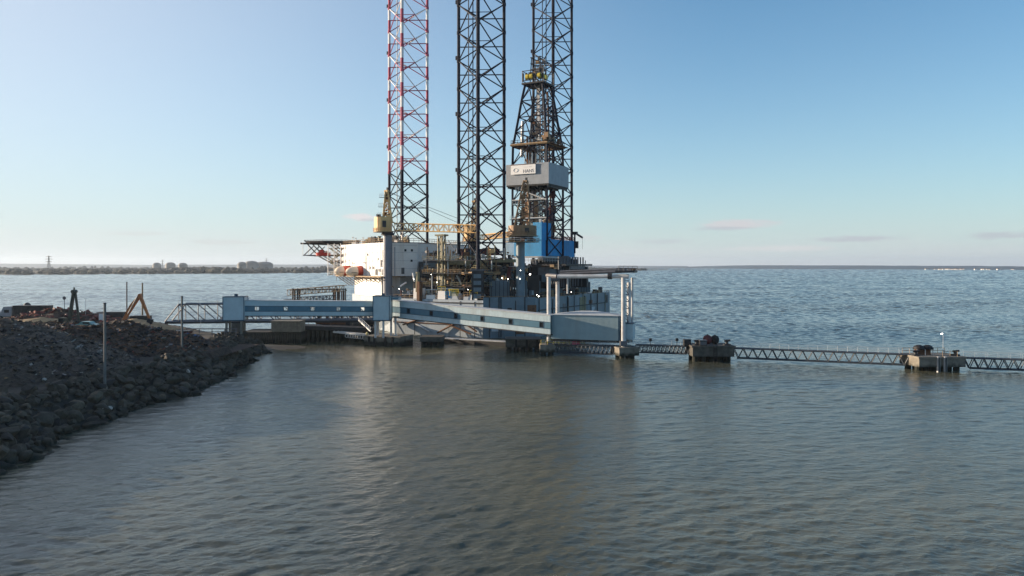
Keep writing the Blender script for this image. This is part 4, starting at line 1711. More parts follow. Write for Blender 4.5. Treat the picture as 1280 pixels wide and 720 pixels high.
def leg(cx, cy, znode, ztop, painted, label, r=8.35):
    cs = []
    for k in range(3):
        a = R(-64 + 120 * k)
        cs.append(V((cx + r * math.cos(a), cy + r * math.sin(a), 0)))
    z0 = znode
    while z0 > -2:
        z0 -= BAY
    zs = []
    z = z0
    while z < ztop:
        zs.append(z)
        z += BAY
    paint_from = 55.0
    brace = MB()

    def mm(z, upper):
        if not painted or z < paint_from:
            return leg_steel
        return leg_white if upper else leg_red
    for z in zs:
        zm = z + BAY / 2
        mids = []
        for k in range(3):
            a, b_ = cs[k], cs[(k + 1) % 3]
            mid = (a + b_) / 2 + V((0, 0, zm))
            mids.append(mid)
            za, zb_ = V((0, 0, z)), V((0, 0, z + BAY))
            br = .17 if painted and z > paint_from else .21
            brace.tube(a + za, mid, br, mm(z, False), 5)
            brace.tube(b_ + za, mid, br, mm(z, False), 5)
            brace.tube(mid, a + zb_, br, mm(z, True), 5)
            brace.tube(mid, b_ + zb_, br, mm(z, True), 5)
        # far face horizontal and inner triangle
        brace.tube(cs[1] + V((0, 0, zm)), cs[2] + V((0, 0, zm)), .2, mm(z, False), 5)
        for k in range(3):
            brace.tube(mids[k], mids[(k + 1) % 3], .13, mm(z, painted and z % 2 > 1), 5)
    # riser pipes inside the leg
    c_in = V((cx, cy, 0)) + (cs[2] - V((cx, cy, 0))) * .45
    for dx in (-.55, .75):
        brace.tube(c_in + V((dx, dx * .4, 12)), c_in + V((dx, dx * .4, ztop)), .17, leg_steel if not painted else mid_steel, 5)
    o = rig.part('leg', brace, label=label)
    for k in range(3):
        m = MB()
        rr = .56 if k == 0 else .5
        for z in zs:
            m.tube(cs[k] + V((0, 0, z)), cs[k] + V((0, 0, z + BAY / 2)), rr, mm(z, False), 10)
            m.tube(cs[k] + V((0, 0, z + BAY / 2)), cs[k] + V((0, 0, z + BAY)), rr, mm(z, True), 10)
            m.tube(cs[k] + V((0, 0, z - .5)), cs[k] + V((0, 0, z + .5)), rr * 1.25, mm(z, False), 10)
        if k == 2:       # rack guides now and then
            for z in zs[2::2]:
                m.box(cs[k] + V((-.5, 0, z + 1)), (.9, .9, 1.2), leg_steel)
        rig.part('chord', m, o)
    return cs


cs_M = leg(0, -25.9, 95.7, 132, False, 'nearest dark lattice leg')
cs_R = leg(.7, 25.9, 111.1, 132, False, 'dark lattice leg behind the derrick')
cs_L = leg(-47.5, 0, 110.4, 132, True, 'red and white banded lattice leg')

# ---- jack houses at the feet of the stern legs
for (cx, cy, nm) in ((0, -25.9, 'near'), (.7, 25.9, 'far')):
    for k in range(3):
        m = MB()
        a = R(-64 + 120 * k)
        x, y = cx + 8.35 * math.cos(a), cy + 8.35 * math.sin(a)
        m.box((x, y, DK + 4.4), (4.2, 3.4, 8.6), dark_steel, a)
        m.box((x, y, DK + 9.0), (4.8, 3.9, .5), mid_steel, a)
        for j in range(4):
            m.box((x + 1.9 * math.cos(a), y + 1.9 * math.sin(a), DK + 1.2 + j * 2), (1.4, 2.2, 1.2), hull_shade_blue, a)
        o = rig.part('jack_house', m)
    m = MB()
    for k in range(3):
        a, b_ = R(-64 + 120 * k), R(56 + 120 * k)
        p0 = V((cx + 8.35 * math.cos(a), cy + 8.35 * math.sin(a), DK + 8))
        p1 = V((cx + 8.35 * math.cos(b_), cy + 8.35 * math.sin(b_), DK + 8))
        m.tube(p0, p1, .5, tan_steel, 6)
        m.tube(p0 - V((0, 0, 4)), p1 - V((0, 0, 4)), .4, rust_steel, 6)
        m.rail([p0 + V((0, 0, 1.2)), p1 + V((0, 0, 1.2))], 1.2, olive, .07, 1.6)
    rig.part('walkway', m, o)

# ---- accommodation
m = MB()
acc = [(-69.5, -11.2), (-50, -21.5), (-35.8, -27.8), (-28, -20.2), (-29, 14), (-50, 21), (-69.5, 10)]
m.prism(acc, 18.26, 29.4, rig_white)
acco = rig.part('accommodation', m)
m = MB()
pA, pB = V((-69.5, -11.2, 0)), V((-35.8, -27.8, 0))


def on_face(a, b_, f, z, out):
    e = (b_ - a)
    nn = V((e.y, -e.x, 0)).normalized()
    q = a.lerp(b_, f)
    return V((q.x + nn.x * out, q.y + nn.y * out, z)), math.atan2(e.y, e.x)


pC = V((-28, -20.2, 0))
pM = V((-50, -21.5, 0))
for (a, b_, L_) in ((pM, pB, 8), (pB, pC, 5)):
    for z in (20.8, 23.4, 26.2, 28.6):
        q, an = on_face(a, b_, .5, z, .03)
        m.box(q, ((b_ - a).length * .99, .1, .08), rig_grey, an)
rig.part('panel_seam', m, acco)
for (a, b_, f, z, w_, h_) in ((pB, pC, .63, 26.9, .9, 1.0), (pB, pC, .83, 26.9, .9, 1.0), (pB, pC, .82, 23.4, .9, .9), (pM, pB, .32, 21.0, 1.2, 1.2), (pM, pB, .48, 21.0, 1.2, 1.2), (pM, pB, .7, 24, .8, 1.0)):
    q, an = on_face(a, b_, f, z, .06)
    mw = MB()
    mw.box(q, (w_ * .75, .14, h_ * .8), dark_steel, an)
    ow = rig.part('porthole', mw, acco)
m = MB()
for f in (.08, .16, .3, .42, .55, .68, .8):
    q, an = on_face(pM, pB, f, 23.8, .05)
    m.box(q, (.1, .1, 11), rig_grey, an)
for f, z, w_, h_ in ((.62, 19.6, .9, 2.0), (.9, 19.6, .9, 2.0), (.75, 20.2, 1.6, .9), (.86, 22.5, .5, 2.4), (.93, 25, .35, 4), (.2, 25.6, .7, .7)):
    q, an = on_face(pM, pB, f, z, .12)
    m.box(q, (w_, .3, h_), mid_steel, an)
for f, z in ((.95, 22.6), (.12, 22.0)):
    q, an = on_face(pM, pB, f, z, .25)
    for dz in range(14):
        m.box(q + V((0, 0, -3.6 + dz * .5)), (.6, .1, .09), mid_steel, an)
q, an = on_face(pB, pC, .3, 23, .15)
m.box(q, (.4, .3, 10), rig_grey, an)
q, an = on_face(pB, pC, .55, 20, .1)
m.box(q, (1.0, .2, 2.1), mid_steel, an)
rig.part('wall_fittings', m, acco, kind='stuff')
m = MB()
m.prism([(x * .99, y * .99) for x, y in acc], 29.403, 29.6, mid_steel)
rig.part('roof', m, acco)
m = MB()
ring = [V((x * .985, y * .985, 29.6)) for x, y in acc]
m.rail(ring + [ring[0]], 1.3, tan_steel, .07, 1.6)
rig.part('handrail', m, acco)
for k in range(34):       # vents, ducts and aerials on the roof
    f = k / 33
    x = -66 + 36 * f + rnd.uniform(-1, 1)
    y = -10.8 - 14.5 * f + rnd.uniform(0, 3.0)
    m = MB()
    h_ = rnd.choice((.9, 1.4, 1.8, 2.2))
    mt = rnd.choice((pale_steel, dark_steel, tan_steel, olive, rig_white, mid_steel))
    if k % 4 == 1:
        m.tube((x, y, 29.6), (x, y, 29.6 + h_ + 1.5), .09, pale_steel, 5)
        m.box((x, y, 29.6 + h_ + 1.3), (.7, .3, .35), pale_steel)
    elif k % 4 == 2:
        m.tube((x, y, 29.6), (x, y, 29.6 + h_), .5, mt, 8)
        m.tube((x, y, 29.6 + h_), (x, y, 29.6 + h_ + .3), .75, mt, 8)
    else:
        m.box((x, y, 29.6 + h_ / 2), (rnd.uniform(.8, 2.2), rnd.uniform(.8, 2), h_), mt)
        m.box((x + .3, y, 29.6 + h_ + .15), (.5, .5, .3), dark_steel)
    rig.part('roof_vent', m, acco)
# stair tower on the bow end of the white block
m = MB()
for lv in range(5):
    z = 18.3 + lv * 2.5
    m.bb(-74, -67, -13, -8, z, z + .12, tan_steel)
    m.rail([(-74, -13, z + .12), (-67, -15, z + .12)], 1.1, pale_steel, .07, 1.2)
    a, b_ = (V((-73.5, -12.9, z)), V((-69, -12.9, z + 2.5)))
    if lv % 2:
        a, b_ = V((-69, -12.9, z)), V((-73.5, -12.9, z + 2.5))
    if lv < 4:
        m.tube(a, b_, .16, olive, 4)
        m.tube(a + V((0, .9, 0)), b_ + V((0, .9, 0)), .16, olive, 4)
for (x, y) in ((-74, -13), (-67, -14), (-74, -8), (-70.5, -13.5)):
    m.tube((x, y, 18), (x, y, 30), .16, pale_steel, 5)
rig.part('stair_tower', m)

# ---- helideck
hc = lo((xat(415.5, 289), 289, 0))
hx, hy = hc.x, hc.y
hd = zat(301.8, 288)
m = MB()
rr = 10.6
oct_ = [(hx + rr * math.cos(R(22.5 + 45 * k)), hy + rr * math.sin(R(22.5 + 45 * k))) for k in range(8)]
m.prism(oct_, hd - .55, hd, dark_steel)
heli = rig.part('helideck', m)
m = MB()
o2 = [(hx + (rr + .9) * math.cos(R(22.5 + 45 * k)), hy + (rr + .9) * math.sin(R(22.5 + 45 * k))) for k in range(8)]
for k in range(8):
    a, b_ = o2[k], o2[(k + 1) % 8]
    m.tube((*a, hd + .25), (*b_, hd + .25), .09, mid_steel, 4)
    c_, d_ = oct_[k], oct_[(k + 1) % 8]
    for j in range(6):
        f = j / 6
        m.tube((a[0] + (b_[0] - a[0]) * f, a[1] + (b_[1] - a[1]) * f, hd + .25), (c_[0] + (d_[0] - c_[0]) * f, c_[1] + (d_[1] - c_[1]) * f, hd - .2), .06, mid_steel, 4)
rig.part('safety_net', m, heli)
m = MB()
zt_, zb_ = hd - .6, zat(319.5, 288)
e = V((ca, -sa))            # screen-right direction in rig axes
f_ = V((sa, ca))            # away from the viewer


def hp(u, v, z):
    return V((hx + e.x * u + f_.x * v, hy + e.y * u + f_.y * v, z))


for v in (-8, 0, 8):
    m.tube(hp(-9.3, v, zb_), hp(10, v, zb_), .2, mid_steel, 5)
    m.tube(hp(-9.3, v, zt_), hp(-9.3, v, zb_), .1, pale_steel, 5)
    m.tube(hp(-8.2, v, zt_), hp(-3.5, v, zb_), .22, dark_steel, 5)
    m.tube(hp(-8.9, v, zb_), hp(-5.0, v, zt_ - 1.2), .2, mid_steel, 5)
    m.tube(hp(0, v, zt_), hp(6.5, v, zb_), .22, dark_steel, 5)
    m.tube(hp(9.5, v, zt_), hp(5, v, zb_), .2, dark_steel, 5)
    m.tube(hp(-3.8, v, zb_), hp(8.6, v * .6, 18.4), .3, pale_steel, 6)
    m.tube(hp(9, v * .6, zb_), hp(1.2, v, zb_ - 3.2), .2, mid_steel, 5)
for u in (-9, -4, 1, 6):
    m.tube(hp(u, -8, zb_), hp(u, 8, zb_), .16, mid_steel, 5)
    m.bb(hp(u, 0, 0).x - .2, hp(u, 0, 0).x + .2, hy - 9, hy + 9, zt_ - .6, zt_ + .05, dark_steel)
rig.part('support_truss', m, heli)

# ---- decks and modules amidships: many dark modules with lighter bits
mods = [  # px0, px1, row top, row bottom, distance, thickness, material
    (524, 547, 327, 362, 243, 8, dark_steel), (530, 548, 329, 341, 240, 3, hull_shade_blue),
    (556, 584, 326, 364, 238, 8, dark_steel), (600, 640, 325, 352, 236, 8, dark_steel),
    (603, 640, 336, 347.5, 233, 3, maroon), (575, 600, 311, 320, 262, 4, maroon), (598, 624, 311, 319, 262, 3, maroon),
    (605, 633, 346, 372, 231, 6, dark_steel), (556, 572, 337, 350, 233, 3, tan_steel),
    (545, 560, 330, 333.5, 231, 4, tan_steel), (560, 605, 326, 331, 230, 5, olive), (604, 645, 324, 328, 231, 4, olive),
    (664, 722, 324, 332, 246, 8, dark_steel), (664, 700, 333, 347, 240, 6, dark_steel),
    (700, 726, 333, 349, 250, 9, dark_steel), (674, 690, 334, 344, 236, 3, mid_steel), (700, 712, 321, 330, 245, 3, mid_steel),
]
for k, (a, b_, ya, yb, d_, th, mt) in enumerate(mods):
    qa, qb = at(a, ya, d_), at(b_, ya, d_)
    c_ = lo(((qa.x + qb.x) / 2, d_ + th / 2, 0))
    m = MB()
    z1, z0 = zat(ya, d_), zat(yb, d_)
    m.box((c_.x, c_.y, (z0 + z1) / 2), (qb.x - qa.x, th, z1 - z0), mt, -RZ + R(rnd.uniform(-18, -2)))
    m.box((c_.x + .4, c_.y, z1 + .16), ((qb.x - qa.x) * .7, th * .6, .3), mid_steel, -RZ - R(8))
    rig.part('deck_module', m)
# stacked round tanks, seen end on
for i in range(2):
    for j in range(3):
        q = rl(591 + i * 8.6, 339.5 + j * 5.2, 227)
        m = MB()
        ax = V((.25, .97, 0))
        m.tube(q, q + ax * 5, .88, hull_shade_blue, 10)
        m.tube(q - ax * .25, q, .55, hull_shade_blue, 10, .88)
        rig.part('storage_tank', m)
# stern corner deckhouses above the hull chamfer
for (a, b_, ya, yb, d_, th, mt, nm) in ((612, 637, 351, 385, 226, 6, hull_shade_blue, 'deckhouse'), (645, 659, 351, 382, 223.5, 5, hull_shade_blue, 'deckhouse'),
                                        (673.5, 703, 351, 366, 238, 6, hull_shade_blue, 'deckhouse'), (722, 738, 352.5, 365, 256, 6, hull_shade_blue, 'deckhouse'),
                                        (660, 674, 344, 371, 227, 5, black, 'machinery_opening')):  # solid black block: the door gap's darkness put into its colour
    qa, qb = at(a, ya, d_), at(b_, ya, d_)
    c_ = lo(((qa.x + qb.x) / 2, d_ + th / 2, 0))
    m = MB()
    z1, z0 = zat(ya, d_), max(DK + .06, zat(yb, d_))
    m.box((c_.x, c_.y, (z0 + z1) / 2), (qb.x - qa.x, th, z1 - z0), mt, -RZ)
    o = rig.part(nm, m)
    if mt is hull_shade_blue:
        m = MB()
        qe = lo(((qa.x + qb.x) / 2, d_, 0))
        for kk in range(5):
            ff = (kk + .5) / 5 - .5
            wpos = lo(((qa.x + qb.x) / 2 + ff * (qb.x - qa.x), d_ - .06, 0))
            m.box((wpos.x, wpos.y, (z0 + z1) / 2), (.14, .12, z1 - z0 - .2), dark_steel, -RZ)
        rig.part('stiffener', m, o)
# vertical pipes and hanging hoses on the stern chamfer
m = MB()
for px in (638.5, 640.2, 643.2):
    q = rl(px, 351, 222)
    m.tube((q.x, q.y, zat(350, 222)), (q.x, q.y, zat(388, 222)), .3, black, 6)
q0, q1 = rl(612, 377, 221), rl(657, 374.5, 221)
m.tube(q0, q1, .12, dark_steel, 5)
q0, q1 = rl(640, 383, 221), rl(674, 381, 224)
m.tube(q0, q1, .12, dark_steel, 5)
rig.part('pipe_run', m)
# stern plating, shade put into its darker blue: chamfer and stern, slightly proud
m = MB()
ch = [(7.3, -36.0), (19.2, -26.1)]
m.add([(7.05, -36.1, .2), (19.15, -26.0, .2), (19.15, -26.0, DK + .9), (7.05, -36.1, DK + .9), (7.05, -35.9, .2), (18.9, -25.9, .2), (18.9, -25.9, DK + .9), (7.05, -35.9, DK + .9)], MB.BF, hull_shade_blue)
m.bb(19.003, 19.15, -25.9, 36.8, .2, DK + .5, hull_shade_blue)
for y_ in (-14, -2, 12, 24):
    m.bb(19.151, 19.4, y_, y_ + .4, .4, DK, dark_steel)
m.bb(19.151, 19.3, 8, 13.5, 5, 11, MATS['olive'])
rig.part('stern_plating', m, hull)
# panels, pipes and ladders that break up the stern plating
prnd = random.Random(90)
m = MB()
e0, e1 = V((7.05, -36.1, 0)), V((19.15, -26.0, 0))
ee = (e1 - e0)
an_ = math.atan2(ee.y, ee.x)
nn_ = V((ee.y, -ee.x, 0)).normalized()
for k in range(9):
    f = prnd.uniform(.05, .95)
    q = e0 + ee * f + nn_ * .06
    m.box((q.x, q.y, prnd.uniform(3, 9)), (prnd.uniform(.8, 3.2), .1, prnd.uniform(.8, 4)), (hull_paint, dark_steel, hull_shade_blue, rust_steel, mid_steel)[k % 5], an_)
for f in (.12, .3, .34, .62, .8):
    q = e0 + ee * f + nn_ * .15
    m.tube((q.x, q.y, .5), (q.x, q.y, DK + prnd.uniform(-2, 2)), .14, dark_steel, 5)
for k in range(12):
    y_ = prnd.uniform(-25, 34)
    m.box((19.21, y_, prnd.uniform(3, 9.5)), (.1, prnd.uniform(.8, 4), prnd.uniform(.6, 4)), (hull_paint, dark_steel, hull_shade_blue, mid_steel, rust_steel, hull_paint)[k % 6])
for k in range(9):
    y_ = -24 + k * 7 + prnd.uniform(-1, 1)
    m.tube((19.35, y_, 1), (19.35, y_, DK + .4), .13, (dark_steel, mid_steel, olive)[k % 3], 5)
m.tube((19.3, -24, 8.2), (19.3, 34, 8.2), .16, dark_steel, 5)
rig.part('stern_fittings', m, hull, kind='stuff')
m = MB()
for k in range(26):
    y_ = -24 + k * 2.3
    m.box((17 + prnd.uniform(-1.5, 1), y_, DK + prnd.uniform(.5, 1.6)), (prnd.uniform(.5, 1.5), prnd.uniform(.5, 1.8), prnd.uniform(.7, 2.6)), prnd.choice((dark_steel, olive, mid_steel, hull_shade_blue, tan_steel, dark_steel)))
rig.part('deck_gear', m, hull, kind='stuff')
# cantilever
m = MB()
for y_ in (-9.5, 5):
    m.bb(-22, 23, y_, y_ + 1.4, 14.5, 21.5, dark_steel)
    for k in range(15):
        m.bb(-21 + k * 3, -20.7 + k * 3, y_ - .35, y_ - .003, 14.8, 21.2, mid_steel)
m.bb(-20, 22.5, -8, 4.9, 20.6, 21.6, mid_steel)
m.bb(12, 23, -12, 10, 21.7, 22.3, dark_steel)
cant = rig.part('cantilever', m)
m = MB()
for k in range(14):
    x = rnd.uniform(-4, 21)
    y_ = rnd.uniform(-13, -9.8)
    z = rnd.uniform(13, 23)
    m.box((x, y_, z), (rnd.uniform(.6, 2.6), rnd.uniform(.6, 1.6), rnd.uniform(.8, 2.4)), rnd.choice((dark_steel, mid_steel, rust_steel, hull_shade_blue, tan_steel)))
for k in range(10):
    y_ = -12 + k * 2.2
    m.tube((20.5, y_, 15), (20.5, y_, 24.6), .25, mid_steel, 5)
    m.tube((20.5, y_, 15.5), (20.5, y_ + 2.2, 23.5), .16, mid_steel, 4)
rig.part('pipework', m, cant, kind='stuff')
m = MB()
m.bb(4, 15.4, -13, 14.6, 24.4, 24.75, pale_steel)
m.rail([(4, -13, 22.8), (15.3, -13, 22.8), (15.3, 14.5, 22.8)], 1.5, pale_steel, .07, 1.2)
rig.part('drill_floor_deck', m, cant)

# ---- blue cladding of the drill floor
m = MB()
m.bb(4.6, 14.5, -12.1, 14.2, 24.8, 30.4, clad_blue)
dfh = rig.part('drill_floor_house', m)
m = MB()
m.bb(11.6, 14.7, -12.4, -5.4, 30.0, 35.6, clad_blue)
rig.part('tower_cladding', m, dfh)
m = MB()
for k in range(7):
    m.box((12.5 + (k % 3) * .8, -11 + k * .9, 36.1), (.5, .6, 1.0 + .3 * (k % 2)), (dark_steel, pale_steel, tan_steel)[k % 3])
rig.part('roof_gear', m, dfh)
m = MB()
m.bb(14.55, 14.72, 13.9, 14.35, 24.8, 30.4, rig_white)  # white strip: the sunlit edge put into the colour
m.bb(14.503, 14.62, -5.2, -5.0, 24.8, 30.4, clad_sky)
m.bb(14.503, 14.62, 1.4, 1.5, 24.8, 30.4, clad_sky)
m.rail([(14.4, -5, 30.4), (14.4, 14, 30.4), (5, 14, 30.4)], 1.2, maroon, .08, 1.3)
rig.part('trim_and_lit_edge', m, dfh)
qa, qb = rl(630, 319, 243), rl(642, 319, 243)
m = MB()
c_ = (qa + qb) / 2
m.box((c_.x, c_.y + 2, (zat(319, 243) + zat(299, 243)) / 2), (3.4, 4, zat(299, 243) - zat(319, 243)), clad_sky, -RZ - R(18))
rig.part('clad_shelter', m, label='pale blue ribbed shelter beside the crane column')
# davit at the stern
m = MB()
q = rl(718.5, 300, 252)
m.tube((q.x, q.y, 26), (q.x, q.y, zat(291, 252)), .3, dark_steel, 6)
q2 = rl(728, 297, 254)
m.tube((q.x, q.y, zat(291, 252)), q2, .35, dark_steel, 6)
m.box((q.x, q.y, zat(291.5, 252)), (1.8, 1.2, 1.0), dark_steel)
q3 = rl(721, 306, 252)
m.box(q3, (.9, .9, 2.4), black)
m.tube(q2, q2 - V((0, 0, 4)), .05, dark_steel, 4)
rig.part('davit', m)

# ---- derrick
dcx, dcy = 8.4, -2.2


def dring(s, z):
    h_ = s / 2
    return [V((dcx + sx * h_, dcy + sy * h_, z)) for sx, sy in ((-1, -1), (1, -1), (1, 1), (-1, 1))]


lev = [(12.6, 24.8), (12.6, 31), (12.6, 37), (12.6, 43), (12.6, 49), (12.6, 55), (12.4, 61), (11.0, 66), (9.6, 71), (8.2, 76.5), (6.4, 82.0)]
m = MB()
prev = None
for k, (s, z) in enumerate(lev):
    ring = dring(s, z)
    for i in range(4):
        m.tube(ring[i], ring[(i + 1) % 4], .19, leg_steel, 5)
        if prev:
            m.tube(prev[i], ring[i], .42, leg_steel, 6)
            mid_t = (ring[i] + ring[(i + 1) % 4]) / 2
            if k % 2:
                m.tube(prev[i], ring[(i + 1) % 4], .19, leg_steel, 5)
                m.tube(prev[(i + 1) % 4], ring[i], .19, leg_steel, 5)
            else:
                m.tube(prev[i], mid_t, .19, leg_steel, 5)
                m.tube(prev[(i + 1) % 4], mid_t, .19, leg_steel, 5)
    prev = ring
m.tube(dring(12.6, 31)[0], dring(12.6, 37)[1], .2, pale_steel, 5)
m.tube(dring(12.6, 37)[0] + V((0, -.3, .3)), dring(12.6, 37)[1] + V((0, -.3, .3)), .22, pale_steel, 5)
m.tube(dring(12.6, 43)[0] + V((0, -.3, .3)), dring(12.6, 43)[1] + V((0, -.3, .3)), .22, pale_steel, 5)
m.tube(dring(12.6, 48)[0], dring(12.6, 43)[1] + V((0, -.2, 0)), .2, pale_steel, 5)
der = rig.part('derrick', m, label='dark drilling derrick with grey wind wall')
m = MB()
m.prism([(.5, -10.1), (16.1, -10.1), (16.1, 5.7), (.5, 5.7)], 48.2, 55.0, windwall)
rig.part('wind_wall', m, der)
m = MB()
m.bb(.6, 16.0, -10.0, 5.6, 47.7, 48.19, black)
for k in range(5):
    m.bb(1 + k * 3.6, 1.3 + k * 3.6, -9.9, 5.5, 47.2, 47.7, dark_steel)
rig.part('wind_wall_floor', m, der)
m = MB()
m.bb(2.55, 11.6, -10.55, -10.35, 51.6, 54.6, sign_white)
for x in (3, 6, 9, 11):
    m.bb(x, x + .2, -10.35, -10.1, 51.7, 54.5, dark_steel)
m.bb(2.5, 8, -10.6, -10.3, 54.62, 54.8, maroon)
m.bb(8, 11.7, -10.6, -10.3, 54.62, 54.85, dark_steel)


def text_mesh(txt, size):
    cu = bpy.data.curves.new('lettering', 'FONT')
    cu.body = txt
    cu.size = size
    cu.extrude = .01
    ob = bpy.data.objects.new('lettering', cu)
    COL.objects.link(ob)
    dg = bpy.context.evaluated_depsgraph_get()
    me = ob.evaluated_get(dg).to_mesh()
    vs = [tuple(v.co) for v in me.vertices]
    fs = [tuple(p.vertices) for p in me.polygons]
    ob.evaluated_get(dg).to_mesh_clear()
    bpy.data.objects.remove(ob)
    bpy.data.curves.remove(cu)
    return vs, fs


sign_faint = mat('sign_faint', (0.72, 0.7, 0.69), 0.5, var=0.05)
vs, fs = text_mesh('HANS', 1.55)
m.add([(7.0 + x, -10.575 - z, 52.0 + y) for x, y, z in vs], fs, sign_dark)
m.bb(9.2, 10.1, -10.58, -10.56, 53.7, 54.1, sign_faint)
m.bb(7.3, 8.9, -10.58, -10.56, 53.75, 53.95, sign_faint)
for k in range(20):
    a, b_ = 2 * PI * k / 20, 2 * PI * (k + 1) / 20
    m.tube((4.3 + .8 * math.cos(a), -10.57, 53 + .6 * math.sin(a)), (4.3 + .8 * math.cos(b_), -10.57, 53 + .6 * math.sin(b_)), .09, sign_faint, 4)
rig.part('name_sign', m, der, label='white name sign reading HANS in dark letters')
# racking platform, tan and rusty
m = MB()
z = 61.6
r_ = dring(13.4, z)
for i in range(4):
    m.tube(r_[i], r_[(i + 1) % 4], .4, tan_steel, 5)
m.bb(dcx - 6.5, dcx - 2.5, dcy - 6.6, dcy + 6.6, z - .2, z, rust_steel)
m.bb(dcx + 2.5, dcx + 8.2, dcy - 6.6, dcy + 6.6, z - .2, z, rust_steel)
m.rail(r_ + [r_[0]], 1.5, dark_steel, .08, 1.2)
for k in range(8):
    m.box((dcx + rnd.uniform(4, 8), dcy + rnd.uniform(-7, 0), z + .9 + rnd.uniform(0, 1.6)), (rnd.uniform(.8, 1.8), 1.2, 1.6), rnd.choice((tan_steel, rust_steel, crane_brown)))
rig.part('racking_platform', m, der)
m = MB()
for k in range(9):
    x = dcx - 3.8 + (k % 3) * .8 + rnd.uniform(-.2, .2)
    y_ = dcy - 2 + (k // 3) * .8
    m.tube((x, y_, 25), (x, y_, rnd.uniform(62, 66)), .17, rust_steel if k % 2 else dark_steel, 5)
for k in range(6):
    m.tube((dcx - .4 + k * .45, dcy - .6, 30), (dcx - .3 + k * .2, dcy - .4, 82), .1, pale_steel if k % 2 else mid_steel, 5)
m.tube((dcx - 4.6, dcy - 3, 58), (dcx - 4.2, dcy - 3, 70), .55, pale_steel, 7)
m.tube((dcx + 4.6, dcy - 3, 30), (dcx + 3.2, dcy - 2, 78), .35, mid_steel, 6)
m.tube((dcx + 3.6, dcy + 3, 30), (dcx + 2.6, dcy + 2, 80), .3, rust_steel, 6)
m.box((dcx, dcy, 67.5), (1.6, 1.4, 3.6), dark_steel)
m.box((dcx - 2.4, dcy - 3, 40), (1.4, 1.4, 6), rust_steel)
m.box((dcx + 1.4, dcy - 4, 39), (1.2, 1.2, 8), crane_brown)
m.box((dcx + 3.0, dcy + 3, 37), (1.5, 1.5, 9), maroon)
m.box((dcx + 4.6, dcy - 1, 34), (1.6, 2, 5), dark_steel)
m.box((dcx - 1, dcy - 5, 33), (4, 1.4, 3.4), dark_steel)
for k in range(34):
    m.box((dcx + rnd.uniform(-5, 5.5), dcy + rnd.uniform(-5, 5), rnd.uniform(27, 47)), (rnd.uniform(.5, 1.5), rnd.uniform(.5, 1.5), rnd.uniform(.8, 3)),
          rnd.choice((dark_steel, rust_steel, mid_steel, maroon, pale_steel, tan_steel)))
for k in range(7):
    x, y_ = dcx + rnd.uniform(-4, 4), dcy + rnd.uniform(-4, 4)
    m.tube((x, y_, 26), (dcx + (x - dcx) * .55, dcy + (y_ - dcy) * .55, rnd.uniform(60, 80)), .14, rnd.choice((rust_steel, dark_steel, tan_steel, mid_steel)), 5)
for k in range(14):
    zz = rnd.uniform(63, 80)
    sc_ = 1 - (zz - 62) / 40
    m.box((dcx + rnd.uniform(-4.5, 4.5) * sc_, dcy + rnd.uniform(-4, 4) * sc_, zz), (rnd.uniform(.3, 1.1), rnd.uniform(.3, 1), rnd.uniform(.5, 1.8)), rnd.choice((dark_steel, rust_steel, tan_steel, pale_steel, dark_steel)))
rig.part('drill_pipe', m, der)
m = MB()
z = 82.0
m.prism([(dcx - 4.1, dcy - 4.1), (dcx + 4.1, dcy - 4.1), (dcx + 4.1, dcy + 4.1), (dcx - 4.1, dcy + 4.1)], z, z + .5, dark_steel)
for i, (sx, sy) in enumerate(((-1, -1), (1, -1), (1, 1), (-1, 1))):
    m.tube((dcx + sx * 3.9, dcy + sy * 3.9, z), (dcx + sx * 3.9, dcy + sy * 3.9, z + 4.6), .12, dark_steel, 5)
    m.tube((dcx + sx * 2, dcy + sy * 2, z + .5), (dcx + sx * 1.6, dcy + sy * 1.6, z + 9.2), .18, dark_steel, 5)
for zz in (z + 1.2, z + 4.4):
    q = [V((dcx + sx * 3.9, dcy + sy * 3.9, zz)) for sx, sy in ((-1, -1), (1, -1), (1, 1), (-1, 1), (-1, -1))]
    for a, b_ in zip(q[:-1], q[1:]):
        m.tube(a, b_, .13, dark_steel, 5)
for zz in (z + 5.2, z + 7.2, z + 9.2):
    q = [V((dcx + sx * 1.9, dcy + sy * 1.9, zz)) for sx, sy in ((-1, -1), (1, -1), (1, 1), (-1, 1), (-1, -1))]
    for a, b_ in zip(q[:-1], q[1:]):
        m.tube(a, b_, .12, dark_steel, 5)
    m.tube(q[0], q[2] - V((0, 0, 1.6)), .1, dark_steel, 4)
    m.tube(q[1], q[3] - V((0, 0, 1.6)), .1, dark_steel, 4)
for k in range(16):
    m.box((dcx + rnd.uniform(-2.2, 2.2), dcy + rnd.uniform(-2.2, 2.2), z + rnd.uniform(3.5, 8.5)), (rnd.uniform(.4, 1.3), .8, rnd.uniform(.4, 1.4)), rnd.choice((dark_steel, mid_steel, tan_steel, dark_steel)))
for k in range(7):
    m.box((dcx - 3.8 + k * 1.2, dcy - 3.6, z + 2.6), (.5, .5, 2.4), dark_steel)
crown = rig.part('crown_block', m, der)
m = MB()
for (u, v) in ((-2.0, -3.9), (-.6, -3.9), (3.0, -2.4), (3.0, -.4), (2.4, -3.9)):
    m.tube((dcx + u - .5, dcy + v, z + 2.3), (dcx + u + .5, dcy + v, z + 2.3), .85, rail_yellow, 10)
rig.part('sheave', m, der, label='yellow sheaves under the crown')


